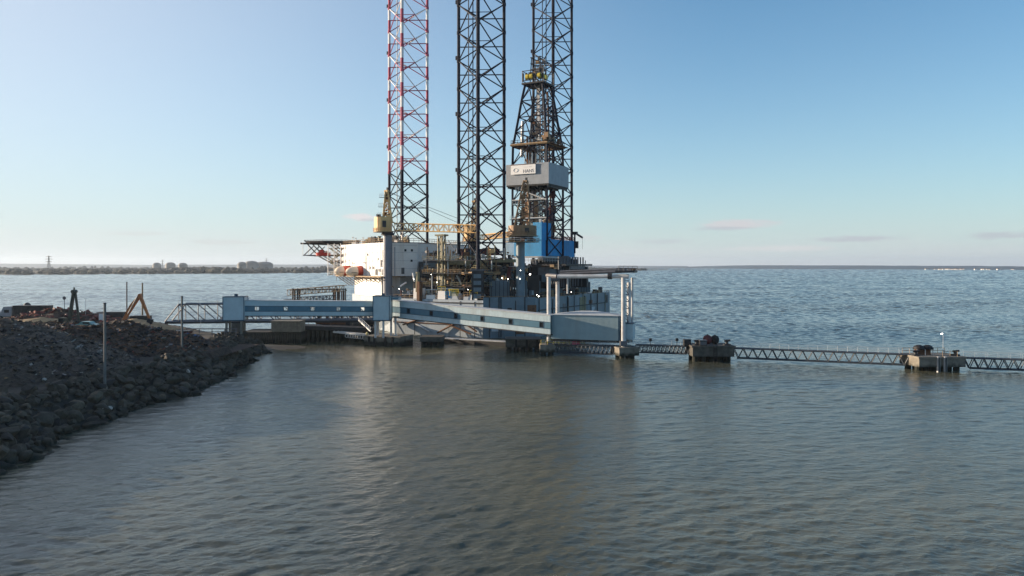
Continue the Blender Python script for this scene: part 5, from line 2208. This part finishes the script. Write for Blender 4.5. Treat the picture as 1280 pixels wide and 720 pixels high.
# ---- cranes
def crane(px, d, zb_, zcab, r, label, cab_w, cab_h, mast_top, mt, boom_to, ped_m, mast_dx=0.0, mw=2.0, cab_dx=0.0, boom_h=2.2, bulk=12):
    q = lo((xat(px, d), d, 0))
    m = MB()
    m.tube((q.x, q.y, zb_), (q.x, q.y, zcab - 1.2), r, ped_m, 18)
    m.tube((q.x, q.y, zcab - 1.2), (q.x, q.y, zcab - .02), r * 1.5, dark_steel, 18, r * 1.15)
    root = rig.part('crane', m, label=label)
    right = V((ca, -sa, 0))
    away = V((sa, ca, 0))
    # cab: rounded house with a walkway round it
    m = MB()
    c_ = q + right * cab_dx
    n = 16
    pol = [(c_.x + (cab_w / 2) * math.cos(2 * PI * k / n), c_.y + (cab_w / 2) * math.sin(2 * PI * k / n)) for k in range(n)]
    m.prism(pol, zcab, zcab + cab_h, mt)
    m.prism([(c_.x + (x - c_.x) * 1.12, c_.y + (y - c_.y) * 1.12) for x, y in pol], zcab - .25, zcab - .01, tan_steel)
    p3 = c_ - right * (cab_w * .25)
    m.box((p3.x, p3.y, zcab + cab_h + .5), (1.3, 1.3, .9), dark_steel, -RZ)
    w0 = c_ + right * (cab_w * .15) - away * (cab_w * .49)
    m.box((w0.x, w0.y, zcab + cab_h * .5), (1.2, .25, cab_h * .45), dark_steel, -RZ)
    rig.part('machinery_house', m, root)
    m = MB()
    m.rail([V((c_.x + (x - c_.x) * 1.1, c_.y + (y - c_.y) * 1.1, zcab)) for x, y in pol[8:] + pol[:1]], 1.1, mt, .06, 1.2)
    if bulk > 20:
        pl = [(c_.x + (x - c_.x) * 1.2, c_.y + (y - c_.y) * 1.2) for x, y in pol]
        m.prism(pl, zcab - 2.0, zcab - 1.85, tan_steel)
        ring_ = [V((x, y, zcab - 1.85)) for x, y in pl]
        m.rail(ring_ + [ring_[0]], 1.1, pale_steel, .06, 1.4)
        for j in range(10):
            a_ = rnd.uniform(0, 6.28)
            m.box((c_.x + 3.4 * math.cos(a_), c_.y + 3.4 * math.sin(a_), zcab - 1.3), (rnd.uniform(.4, 1.2), .7, rnd.uniform(.5, 1.1)), rnd.choice((dark_steel, rust_steel, tan_steel, mid_steel)))
    rig.part('handrail', m, root)
    # A-frame mast
    m = MB()
    tp = q + right * mast_dx
    pts = []
    for (u, v) in ((-mw, -mw * .6), (mw, -mw * .6), (mw, mw * .6), (-mw, mw * .6)):
        a = q + right * (u + mast_dx * .2) + away * v
        b_ = tp + right * u * .28 + away * v * .3
        pts.append((V((a.x, a.y, zcab + cab_h * .6)), V((b_.x, b_.y, mast_top))))
    for i in range(4):
        m.tube(*pts[i], .26, mt, 5)
        for j in range(6):
            f0, f1 = j / 6, (j + 1) / 6
            m.tube(pts[i][0].lerp(pts[i][1], f0), pts[(i + 1) % 4][0].lerp(pts[(i + 1) % 4][1], f1), .12, mt, 4)
            m.tube(pts[i][0].lerp(pts[i][1], f1), pts[(i + 1) % 4][0].lerp(pts[(i + 1) % 4][1], f1), .12, mt, 4)
    m.box((tp.x, tp.y, mast_top), (1.3, 1.2, .7), mt)
    m.box((tp.x + .3, tp.y, mast_top + .7), (.5, .5, 1.0), dark_steel)
    for j in range(3):
        f = .2 + j * .3
        pp = pts[0][0].lerp(pts[0][1], f)
        m.box((pp.x - .9 * right.x, pp.y - .9 * right.y, pp.z), (1.7, .9, .12), dark_steel, -RZ)
        m.rail([pp - right * 1.7 - away * .4, pp - right * .1 - away * .4], 1.1, pale_steel, .05, .8)
    rr_ = random.Random(int(px))
    for j in range(bulk):
        f = rr_.uniform(.05, .9)
        pp = (pts[0][0].lerp(pts[0][1], f) + pts[2][0].lerp(pts[2][1], f)) / 2
        sc_ = (1 - f * .7)
        m.box((pp.x + rr_.uniform(-.8, .8) * sc_, pp.y + rr_.uniform(-.5, .5) * sc_, pp.z), (rr_.uniform(.4, 1.1), .6, rr_.uniform(.5, 1.8)), rr_.choice((mt, mt, rust_steel, dark_steel, tan_steel)), -RZ)
    m.tube(pts[3][0].lerp(pts[3][1], 0), pts[0][1] + V((0, 0, -.5)), .2, mt, 5)
    rig.part('mast', m, root)
    m = MB()
    if boom_to:
        b1 = V(boom_to)
        a1 = V((q.x, q.y, zcab + .4)) + right * (cab_w * .5)
        lattice(m, a1, b1, 2.2, boom_h, 16, .17, mt)
        m.tube(a1, b1, .12, mt, 4)
        rig.part('boom', m, root)
        m = MB()
        pk = V((tp.x, tp.y, mast_top))
        for f in (.82, .97):
            e_ = a1.lerp(b1, f) + V((0, 0, boom_h))
            m.tube(pk, e_, .06, dark_steel, 4)
        rig.part('cable', m, root)
    return root, q


b1 = rl(598, 291, 224)
crane(484.6, 241, 8, zat(289.5, 241), 1.5, 'yellow crane on a tall grey column beside the white block', 5.8, zat(271.5, 241) - zat(289.5, 241), zat(239, 241), crane_yellow, b1, crane_col, -.3, 1.5, -1.5, 2.3)
b2 = rl(640, 296, 246)
crane(592, 262, 12, zat(301, 262), 1.7, 'small orange crane behind the nearest leg', 5.6, zat(284, 262) - zat(301, 262), zat(252, 262), crane_yellow, b2, dark_steel, .2, 1.1, -1.0, 1.6)
crane(650.5, 222.5, 9, zat(294.5, 222.5), 1.35, 'brown crane on a blue column in front of the derrick', 8.6, (zat(273, 222.5) - zat(290, 222.5)) * .72, zat(227, 222.5), crane_brown, None, hull_shade_blue, 1.6, 2.4, .6, bulk=26)
# ladder cage platforms left of crane 1's mast are part of the mast; boom rest in the middle
m = MB()
q = rl(552, 300, 230)
zt_ = zat(292.5, 230)
for dx in (-1, 1):
    for dy in (-.8, .8):
        m.tube((q.x + dx * .8, q.y + dy, DK), (q.x + dx * .8, q.y + dy, zt_ - .5), .26, olive, 5)
for k in range(9):
    z0_, z1_ = DK + k * (zt_ - DK) / 9, DK + (k + 1) * (zt_ - DK) / 9
    m.tube((q.x - .8, q.y - .8, z0_), (q.x + .8, q.y - .8, z1_), .13, olive, 4)
    m.tube((q.x + .8, q.y - .8, z0_), (q.x + .8, q.y + .8, z1_), .13, olive, 4)
m.box((q.x, q.y, zt_ - .4), (3.4, 2.6, .5), olive)
m.tube((q.x - 1.6, q.y, zt_ - .4), (q.x - .6, q.y, zt_ - 3), .22, olive, 4)
m.tube((q.x + 1.6, q.y, zt_ - .4), (q.x + .6, q.y, zt_ - 3), .22, olive, 4)
rig.part('boom_rest', m)
# long pipes and walkways amidships
m = MB()
for (xa, ya, xb, yb, d_, r_, mt) in ((540, 318.5, 600, 318, 236, .2, pale_steel), (540, 345, 540, 372, 229, .2, pale_steel), (546.5, 360.5, 581, 361, 226, .22, pale_steel),
                                     (567, 333, 567, 351, 229, .35, tan_steel), (571, 344, 577, 356, 228, .3, pale_steel), (577, 357, 586, 340, 228, .25, tan_steel),
                                     (522, 340, 522, 365, 229, .7, olive), (516, 341, 518, 352, 229, .3, rig_white), (524.5, 352, 524.5, 378, 228, 1.0, rust_steel), (531, 362, 600, 361.5, 227, .12, pale_steel),
                                     (500, 358, 508, 353, 232, .3, rig_grey), (560, 300, 574, 320, 240, .18, pale_steel), (574, 306, 560, 328, 236, .2, tan_steel),
                                     (505, 285, 524, 292, 244, .2, pale_steel), (560, 318, 560, 345, 229, .3, pale_steel), (565, 340, 565, 372, 229, .12, hull_shade_blue)):
    m.tube(rl(xa, ya, d_), rl(xb, yb, d_), r_, mt, 6)
rig.part('deck_piping', m)
# clutter: small fittings in many colours on several levels
for lvl, (z0_, cnt) in enumerate(((DK, 170), (15.5, 130), (19.5, 130), (23.5, 110))):
    m = MB()
    for k in range(cnt):
        px = rnd.uniform(500 if lvl == 0 else 527, 722)
        d_ = 226 + abs(px - 605) * .14 + rnd.uniform(0, 3)
        if px > 640:
            d_ = 232 + (px - 640) * .3 + rnd.uniform(0, 3)
        if lvl == 3 and px > 640:
            px -= 110
        q = rl(px, 340, d_)
        if abs(q.y) > 34.5 or q.x > 18.2 or (q.x < -26 and q.y < -28):
            continue
        s = rnd.uniform(.3, 1.0)
        mt = rnd.choice((dark_steel, dark_steel, mid_steel, tan_steel, crane_yellow, rust_steel, olive, pale_steel, dark_steel, crane_brown, hull_shade_blue, maroon, rig_white, tan_steel))
        kind = rnd.random()
        zz = z0_ + rnd.uniform(0, 2.4)
        if kind < .45:
            m.box((q.x, q.y, zz + s / 2), (s * rnd.uniform(.6, 2.2), s, s * rnd.uniform(.6, 1.5)), mt, rnd.uniform(0, 1.5))
        elif kind < .75:
            m.tube((q.x, q.y, z0_), (q.x, q.y, zz + 2.2), .14 + .1 * s, mt, 6)
        else:
            m.tube((q.x - s * 2.4, q.y, zz), (q.x + s * 2.4, q.y + rnd.uniform(-1, 1), zz + rnd.uniform(-.2, .2)), .09 + .05 * s, mt, 5)
    rig.part('deck_fittings', m, kind='stuff')
    m = MB()
    if lvl:
        m.bb(-16.5, -9, -33.5, -18, z0_ - .25, z0_ - .05, dark_steel)
        m.rail([(-16.5, -33.6, z0_), (-2, -33.6, z0_), (7, -31, z0_)], 1.1, (olive, tan_steel, olive)[lvl - 1], .07, 1.3)
        m.bb(-9, 7, -33.5, -30, z0_ - .25, z0_ - .05, dark_steel)
        rig.part('mezzanine_deck', m)
# blue tarpaulin and yellow rail patch on the port rail
m = MB()
q = rl(565, 366, 224)
m.box((q.x, q.y, q.z - .6), (2.4, 1.6, 1.9), clad_blue, -RZ)
m.box((q.x, q.y, q.z + .45), (2.6, 1.8, .2), clad_sky, -RZ)
rig.part('deck_locker', m, label='small bright blue locker at the near rail')
m = MB()
q = rl(562, 371.5, 221.5)
for k in range(7):
    m.tube((q.x + k * .42, q.y + .1 * k, DK + 1.2), (q.x + k * .42, q.y + .1 * k, DK + 3.2), .1, rail_yellow, 5)
m.tube((q.x, q.y, DK + 3.1), (q.x + 2.6, q.y + .6, DK + 3.1), .1, rail_yellow, 5)
rig.part('yellow_rail', m)
# working floodlights, lit
for (px, py, d_, s) in ((627.5, 347.6, 229.5, .3), (662.5, 343, 226, .3), (635, 348.5, 229.5, .2), (650, 348.5, 220.5, .18), (650.5, 338, 220.5, .16), (673.5, 370.5, 225, .25), (671, 368.3, 225, .18),
                        (539, 343, 226, .16), (499, 361, 231, .2), (517, 349, 228, .18), (546, 353, 227, .16), (585, 362, 224, .16), (714, 365, 243, .16)):
    q = rl(px, py, d_)
    m = MB()
    s *= .48
    m.revolve([(s * .5, -s), (s, -s * .3), (s, s * .3), (s * .4, s)], q, lampm, 8)
    m.tube((q.x, q.y + .1, q.z - 1.6), (q.x, q.y + .1, q.z - s), .06, dark_steel, 4)
    rig.part('floodlight', m)

# ---- lifeboats hang from the bow deck: things of their own
for (px, py, d_, L_, lab) in ((429.5, 339.5, 266.5, 7.0, 'enclosed orange lifeboat with a sunlit cream bow, left of the pair under the white block'),
                              (447, 340, 258, 9.2, 'enclosed orange lifeboat with a sunlit cream bow, right of the pair under the white block')):
    c_ = at(px, py, d_)
    t = Thing('lifeboat', c_, lab, 'lifeboat', 'lifeboats of the rig', rz=R(38), local=True)
    vs, fs = [], []
    nx_, nr_ = 14, 12
    for i in range(nx_ + 1):
        f = i / nx_
        x = -L_ / 2 + L_ * f
        w_ = (1 - abs(2 * f - 1) ** 2.6) ** .55 * 2.0 + .06
        for j in range(nr_):
            a = 2 * PI * j / nr_
            zz = math.sin(a) * w_ * (1.0 if math.sin(a) > 0 else .8)
            vs.append((x, math.cos(a) * w_ * 1.0, zz))
    for i in range(nx_):
        for j in range(nr_):
            a, b_ = i * nr_ + j, i * nr_ + (j + 1) % nr_
            fs.append((a, b_, b_ + nr_, a + nr_))
    m = MB()
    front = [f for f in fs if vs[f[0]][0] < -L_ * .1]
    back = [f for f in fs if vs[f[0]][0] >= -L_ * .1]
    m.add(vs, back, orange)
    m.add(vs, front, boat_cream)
    t.part('hull', m, smooth=True)
    m = MB()
    m.box((1.2, 0, 1.7), (1.8, 1.5, .9), orange)
    m.box((.25, 0, 1.75), (.1, 1.2, .45), winglass)
    t.part('cabin', m)
    m = MB()
    m.box((0, -1.9, -.2), (L_ * .7, .12, .16), rubber)
    m.box((0, 1.9, -.2), (L_ * .7, .12, .16), rubber)
    t.part('rubbing_strip', m)
    m = MB()
    for sx in (-2, 2.2):
        m.tube((sx, 0, 1.6), (sx, .2, 4.2), .08, dark_steel, 4)
        m.tube((sx, .2, 4.2), (sx + .2, 3.0, 4.4), .16, pale_steel, 5)
    t.part('davit', m)
# red rescue gear hung under the helideck
c_ = at(404, 317.3, 279)
t = Thing('rescue_boat', c_, 'small red rescue boat slung below the helideck', 'boat', rz=R(-12), local=True)
m = MB()
vs, fs = [], []
for i in range(11):
    f = i / 10
    x = -3 + 6 * f
    w_ = (1 - abs(2 * f - 1) ** 2.4) ** .6 * 1.2 + .05
    vs += [(x, -w_, .5), (x, -w_ * .6, -.7), (x, w_ * .6, -.7), (x, w_, .5)]
for i in range(10):
    for j in range(4):
        a, b_ = i * 4 + j, i * 4 + (j + 1) % 4
        fs.append((a, b_, b_ + 4, a + 4))
m.add(vs, fs, mat('rescue_red', (0.5, 0.05, 0.04), .5))
t.part('hull', m)
m = MB()
m.box((-.6, 0, 1.0), (1.4, 1.3, 1.1), MATS['rescue_red'])
m.box((1.3, 0, .8), (1.0, 1.0, .7), boat_cream)
t.part('cabin', m)
m = MB()
for sx in (-2, 2):
    m.tube((sx, 0, .5), (sx, 0, 3.0), .07, dark_steel, 4)
t.part('sling', m)

# ================================================================== things on the land
def pole(px, ybot, ytop, d, r, label, m_=pole_grey):
    x = xat(px, d)
    z0, z1 = zat(ybot, d), zat(ytop, d)
    zg = min(z0, land_z(x, d)) - .1
    t = Thing('steel_pole', (x, d, zg), label, 'pole')
    m = MB()
    m.tube((x, d, zg), (x, d, z1), r, m_, 8, r * .9)
    t.part('shaft', m)
    m = MB()
    m.tube((x, d, z1), (x, d, z1 + .12), r * 1.15, dark_steel, 8)
    t.part('cap', m)
    m = MB()
    m.tube((x, d, zg), (x, d, zg + .5), r * 1.8, conc, 8)
    t.part('footing', m)


pole(131, 472, 379.5, 110, .21, 'tallest plain grey pole, nearest the water, in front of the dark scrap heap')
pole(227.5, 441, 371, 143, .22, 'plain grey pole beside the blue tarpaulin, in front of the truss bridge')
pole(158.5, 397, 353, 236, .22, 'thin dark pole just left of the pole at the orange excavator arm', mid_steel)
pole(178, 398, 354, 236, .26, 'tan pole rising behind the elbow of the orange excavator arm', tan_steel)

# ---- lamp posts
x, d = xat(80.5, 225), 225
t = Thing('road_sign', (x, d, 4.8), 'round sign on a thin post left of the dark grab machine', 'sign')
m = MB()
m.tube((x, d, 4.5), (x, d, zat(374, d)), .09, mid_steel, 6)
t.part('post', m)
m = MB()
m.tube((x, d - .1, zat(372.5, d)), (x, d - .04, zat(372.5, d)), .55, mid_steel, 14)
t.part('panel', m)
lamp_post(xat(107, 225), 225, 4.8, zat(373.5, 225) - 4.8, 'thin double-armed lamp post right of the dark grab machine', .25, False, .06, double=True)
lamp_post(xat(251, 186), 186, 4.0, zat(379.5, 190) - 4.0, 'slender pale mast in front of the truss bridge, right of the blue tarpaulin', .15, False, .05)

# ---- truck with a dark box
d = 232
zg = 4.9
x0, x1, x2 = xat(-6, d), xat(15.5, d), xat(60, d)
t = Thing('truck', ((x0 + x2) / 2, d, zg), 'lorry with a pale grey cab and long dark box body at the left edge', 'truck')
m = MB()
m.bb(x1 + .1, x2, d, d + 2.6, zg + 1.1, zat(382.6, d), trailer_dark)
for k in range(14):
    xx = x1 + .4 + (x2 - x1 - .6) * k / 13
    m.bb(xx - .06, xx + .06, d - .07, d - .003, zg + 1.2, zat(383, d), dark_steel)
m.bb(x1 + .05, x2 + .05, d - .1, d + 2.7, zat(382.6, d) + .003, zat(382.0, d), dark_steel)
t.part('box_body', m)
m = MB()
zc = zat(383.5, d)
m.add([(x0 + .9, d, zg + .8), (x1 - .3, d, zg + .8), (x1 - .3, d + 2.5, zg + .8), (x0 + .9, d + 2.5, zg + .8),
       (x0 + 2.6, d, zc), (x1 - .3, d, zc + .1), (x1 - .3, d + 2.5, zc + .1), (x0 + 2.6, d + 2.5, zc)], MB.BF, truck_grey)
o = t.part('cab', m)
m = MB()
m.bb(x1 - 2.6, x1 - 1.1, d - .05, d - .003, zg + 2.0, zg + 2.9, winglass)
t.part('window', m, o)
for xx in (x0 + 1.8, x1 + 1.2, x2 - 3.4, x2 - 1.8):
    m = MB()
    m.tube((xx, d - .15, zg + .5), (xx, d + .35, zg + .5), .52, rubber, 12)
    o = t.part('wheel', m)
    m = MB()
    m.tube((xx, d - .2, zg + .5), (xx, d - .14, zg + .5), .26, mid_steel, 10)
    t.part('rim', m, o)
m = MB()
m.bb(x0 + 1, x2, d + .4, d + 2.2, zg + .6, zg + 1.05, dark_steel)
t.part('chassis', m)
d = 240
x = xat(34, d)
m = MB()
m.revolve([(1.2, 0), (1.2, 7.4), (1.05, 8.2), (.6, 8.75), (.05, 8.95)], (x, d, 0), dark_steel, 14)
m.v = [(a, b_, c_ + zat(378, d) - 8.95) for a, b_, c_ in m.v]
m.bb(x - .05, x + .05, d - 1.3, d - 1.2, 4.8, zat(381, d), mid_steel)
tag(m.build('silo', origin=(x, d, 4.5)), 'round topped dark silo just showing over the lorry box', 'silo')

# ---- scrap handler seen end-on, and the orange excavator
def arm(m, a, b_, w0, w1, mt):
    """tapered box-section boom"""
    a, b_ = V(a), V(b_)
    e = (b_ - a).normalized()
    s_ = V((0, 1, 0))
    u = e.cross(s_).normalized()
    vs = []
    for (c_, w_) in ((a, w0), (b_, w1)):
        for (i, j) in ((-1, -1), (1, -1), (1, 1), (-1, 1)):
            vs.append(c_ + s_ * i * w_ * .5 + u * j * w_ * .5)
    m.add(vs, MB.BF, mt)


d = 172
zg = 4.8
q = at(91, 402, d)
t = Thing('material_handler', (q.x, d, zg), 'dark scrap handler with its folded arm raised like a narrow letter A', 'material handler')
m = MB()
for sx in (-1.4, 1.4):
    m.box((q.x + sx, d, zg + .5), (.7, 3.6, 1.0), black)
t.part('track', m)
m = MB()
z0 = zat(410, d)
m.box((q.x - .2, d, z0), (2.9, 3.2, 1.8), ex_green)
m.box((q.x - .2, d, z0 - 1.6), (1.6, 1.6, 1.6), dark_steel)
t.part('body', m)
m = MB()
m.box((q.x - 1.2, d - 1.8, z0 + 1.7), (1.3, 1.5, 1.7), ex_green)
o = t.part('cab', m)
m = MB()
m.box((q.x - 1.2, d - 2.57, z0 + 1.85), (1.0, .06, 1.1), winglass)
t.part('window', m, o)
m = MB()
arm(m, at(86.8, 402, d), at(91.9, 364.5, d), .7, .5, ex_green)
t.part('boom', m)
m = MB()
arm(m, at(99, 402, d), at(93.9, 364.5, d), .36, .42, ex_green)
t.part('stick', m)
m = MB()
q2 = at(92.7, 364.5, d)
m.tube(q2 - V((0, .7, 0)), q2 + V((0, .7, 0)), .45, ex_green, 10)
m.tube(q2 + V((0, 0, .4)), q2 + V((0, 0, 1.0)), .2, ex_green, 6)
t.part('elbow', m)
m = MB()
q2 = at(97, 403, d)
for a_ in range(5):
    an = a_ * 2 * PI / 5
    m.tube(q2, q2 + V((.9 * math.cos(an), .9 * math.sin(an), -.8)), .18, dark_steel, 5)
    m.tube(q2 + V((.9 * math.cos(an), .9 * math.sin(an), -.8)), q2 + V((.3 * math.cos(an), .3 * math.sin(an), -1.9)), .16, dark_steel, 5, .05)
t.part('grab', m)

d = 185
q = at(152, 404, d)
zb = zat(404, d) - 1.6
t = Thing('excavator', (q.x - 1, d, zb - 2.6), 'orange excavator behind the scrap heap with its arm bent over at the top', 'excavator')
m = MB()
m.box((q.x - 1.5, d + .4, zb), (3.6, 3, 1.9), ex_orange)
m.box((q.x - 2.6, d + .4, zb + .2), (1.2, 2.8, 1.5), dark_steel)
t.part('body', m)
m = MB()
m.box((q.x - .6, d - .7, zb + 1.2), (1.4, 1.3, 1.7), ex_orange)
o = t.part('cab', m)
m = MB()
m.box((q.x - .6, d - 1.38, zb + 1.3), (1.0, .05, 1.1), winglass)
t.part('window', m, o)
for sy in (-1.1, 1.7):
    m = MB()
    m.box((q.x - 1.2, d + sy, zb - 1.7), (4.4, .6, 1.1), black)
    t.part('track', m)
m = MB()
k_ = at(165.5, 382, d)
arm(m, at(153, 403, d), k_, .6, .95, ex_orange)
arm(m, k_, at(175.3, 369, d), .95, .6, ex_orange)
t.part('boom', m)
m = MB()
arm(m, at(174.2, 367.6, d), at(187.5, 400, d), .75, .42, ex_orange)
t.part('stick', m)
m = MB()
m.tube(at(160, 392, d - .5), at(171.5, 371, d - .5), .16, mid_steel, 6)
t.part('hydraulic_ram', m)
m = MB()
q2 = at(187.7, 401, d)
m.box(q2, (1.0, 1.3, 1.0), dark_steel, 0, .4)
for k in range(3):
    m.box(q2 + V((.2, -.4 + k * .4, -.65)), (.15, .15, .5), dark_steel)
t.part('bucket', m)

# ---- low containers, cabin and car around the yard
def container(px0, px1, y0, d, th, mt, label, zg=4.7):
    x0, x1 = xat(px0, d), xat(px1, d)
    t = Thing('container', ((x0 + x1) / 2, d, zg), label, 'container')
    m = MB()
    z1 = zat(y0, d)
    m.bb(x0, x1, d, d + th, zg, z1, mt)
    n = int((x1 - x0) / .5)
    for k in range(n):
        xx = x0 + .25 + (x1 - x0 - .5) * k / max(1, n - 1)
        m.bb(xx - .09, xx + .09, d - .06, d - .003, zg + .1, z1 - .15, mt)
    t.part('body', m)
    m = MB()
    for xx in (x0, x1):
        m.bb(xx - .1, xx + .1, d - .1, d + .1, zg, z1 + .05, dark_steel)
    m.bb(x0 - .1, x1 + .1, d - .1, d + th + .1, z1 + .003, z1 + .1, dark_steel)
    t.part('frame', m)


container(101.5, 120, 392.3, 228, 3, trailer_dark, 'dark container left of the little white cabin')
container(121, 153, 390.6, 240, 3, dark_steel, 'long dark container behind the little white cabin')
container(163, 184, 395.3, 226, 3, trailer_dark, 'low dark container behind the orange excavator arm')
container(78.5, 87.5, 391, 226, 2.5, mid_steel, 'small grey container by the round road sign')
d = 222
x0, x1 = xat(123.5, d), xat(127.5, d)
t = Thing('site_cabin', (x0, d, 4.8), 'tiny white cabin between the dark containers', 'cabin')
m = MB()
m.bb(x0, x1, d, d + 2, 4.8, zat(392.2, d), rig_white)
t.part('wall', m)
m = MB()
m.bb(x0 - .1, x1 + .1, d - .1, d + 2.1, zat(392.2, d) + .003, zat(392.2, d) + .15, mid_steel)
t.part('roof', m)

# wrecked car high on the scrap heap
d = 150
q = at(110, 405.5, d)
t = Thing('scrap_car', (q.x, d, q.z - .6), 'crushed teal car body lying on the scrap heap below the thin lamp post', 'car')
m = MB()
prof = [(-2.1, .1), (2.1, .1), (2.05, .62), (1.2, .75), (.7, 1.2), (-.9, 1.22), (-1.5, .78), (-2.1, .65)]
for s_, nm in ((0, 'body'),):
    n = len(prof)
    vs = [(q.x + x * 1.0, d - .85, q.z - .6 + z) for x, z in prof] + [(q.x + x, d + .85, q.z - .6 + z) for x, z in prof]
    m.add(vs, [tuple(range(n)), tuple(range(2 * n - 1, n - 1, -1))] + [((k + 1) % n, k, n + k, n + (k + 1) % n) for k in range(n)], car_teal)
t.part('body', m)
m = MB()
m.box((q.x + .05, d - .87, q.z - .6 + .95), (1.3, .05, .34), winglass)
t.part('window', m)
for sx in (-1.3, 1.3):
    m = MB()
    m.tube((q.x + sx, d - .95, q.z - .35), (q.x + sx, d - .7, q.z - .35), .33, rubber, 10)
    t.part('wheel', m)

# blue tarpaulin and maroon skip at the end of the heap
d = 158
q0, q1 = at(214, 432, d), at(257, 418, d + 6)
t = Thing('tarpaulin_heap', ((q0.x + q1.x) / 2, d, 4.6), 'crumpled bright blue tarpaulin behind the second tall pole', 'tarpaulin')
m = MB()
vs, fs = [], []
for i in range(15):
    for j in range(7):
        f, g = i / 14, j / 6
        z = 4.3 + 2.6 * math.sin(PI * g) ** .8 * (.35 + .65 * math.sin(PI * min(1, .15 + f * .8)) ** .7) + .35 * mnoise.noise(V((f * 7, g * 5, 2)))
        vs.append((q0.x + (q1.x - q0.x) * f, d - 2 + g * 5 + f * 4, z))
for i in range(14):
    for j in range(6):
        a = i * 7 + j
        fs.append((a, a + 7, a + 8, a + 1))
m.add(vs, fs, skip_blue)
t.part('sheet', m)
d = 163
q = at(219, 419, d)
t = Thing('skip', (q.x, d, 4.6), 'dark maroon skip just left of the second tall pole', 'skip')
m = MB()
w_ = 3.0
m.prism([(q.x - w_ * .7, d), (q.x + w_ * .7, d), (q.x + w_ * .7, d + 2), (q.x - w_ * .7, d + 2)], 4.6, zat(414.5, d), maroon,
        [(q.x - w_, d - .2), (q.x + w_, d - .2), (q.x + w_, d + 2.2), (q.x - w_, d + 2.2)])
t.part('body', m)
m = MB()
m.bb(q.x - w_ - .1, q.x + w_ + .1, d - .3, d + 2.3, zat(414.5, d) + .003, zat(414.5, d) + .15, dark_steel)
t.part('rim', m)
# low barrier with rails in front of the bridge end
d = 172
t = Thing('guard_rail', (xat(240, d), d, 4.4), 'low grey guard rail across the tip of the land below the truss bridge', 'guard rail')
m = MB()
m.tube(at(232, 411, d), at(296, 411, d), .11, mid_steel, 5)
m.tube(at(232, 415, d), at(296, 414.5, d), .08, mid_steel, 5)
t.part('rail', m)
for px in (233, 249, 265, 281, 295):
    m = MB()
    m.tube(at(px, 420, d), at(px, 410.5, d), .1, mid_steel, 5)
    t.part('post', m)
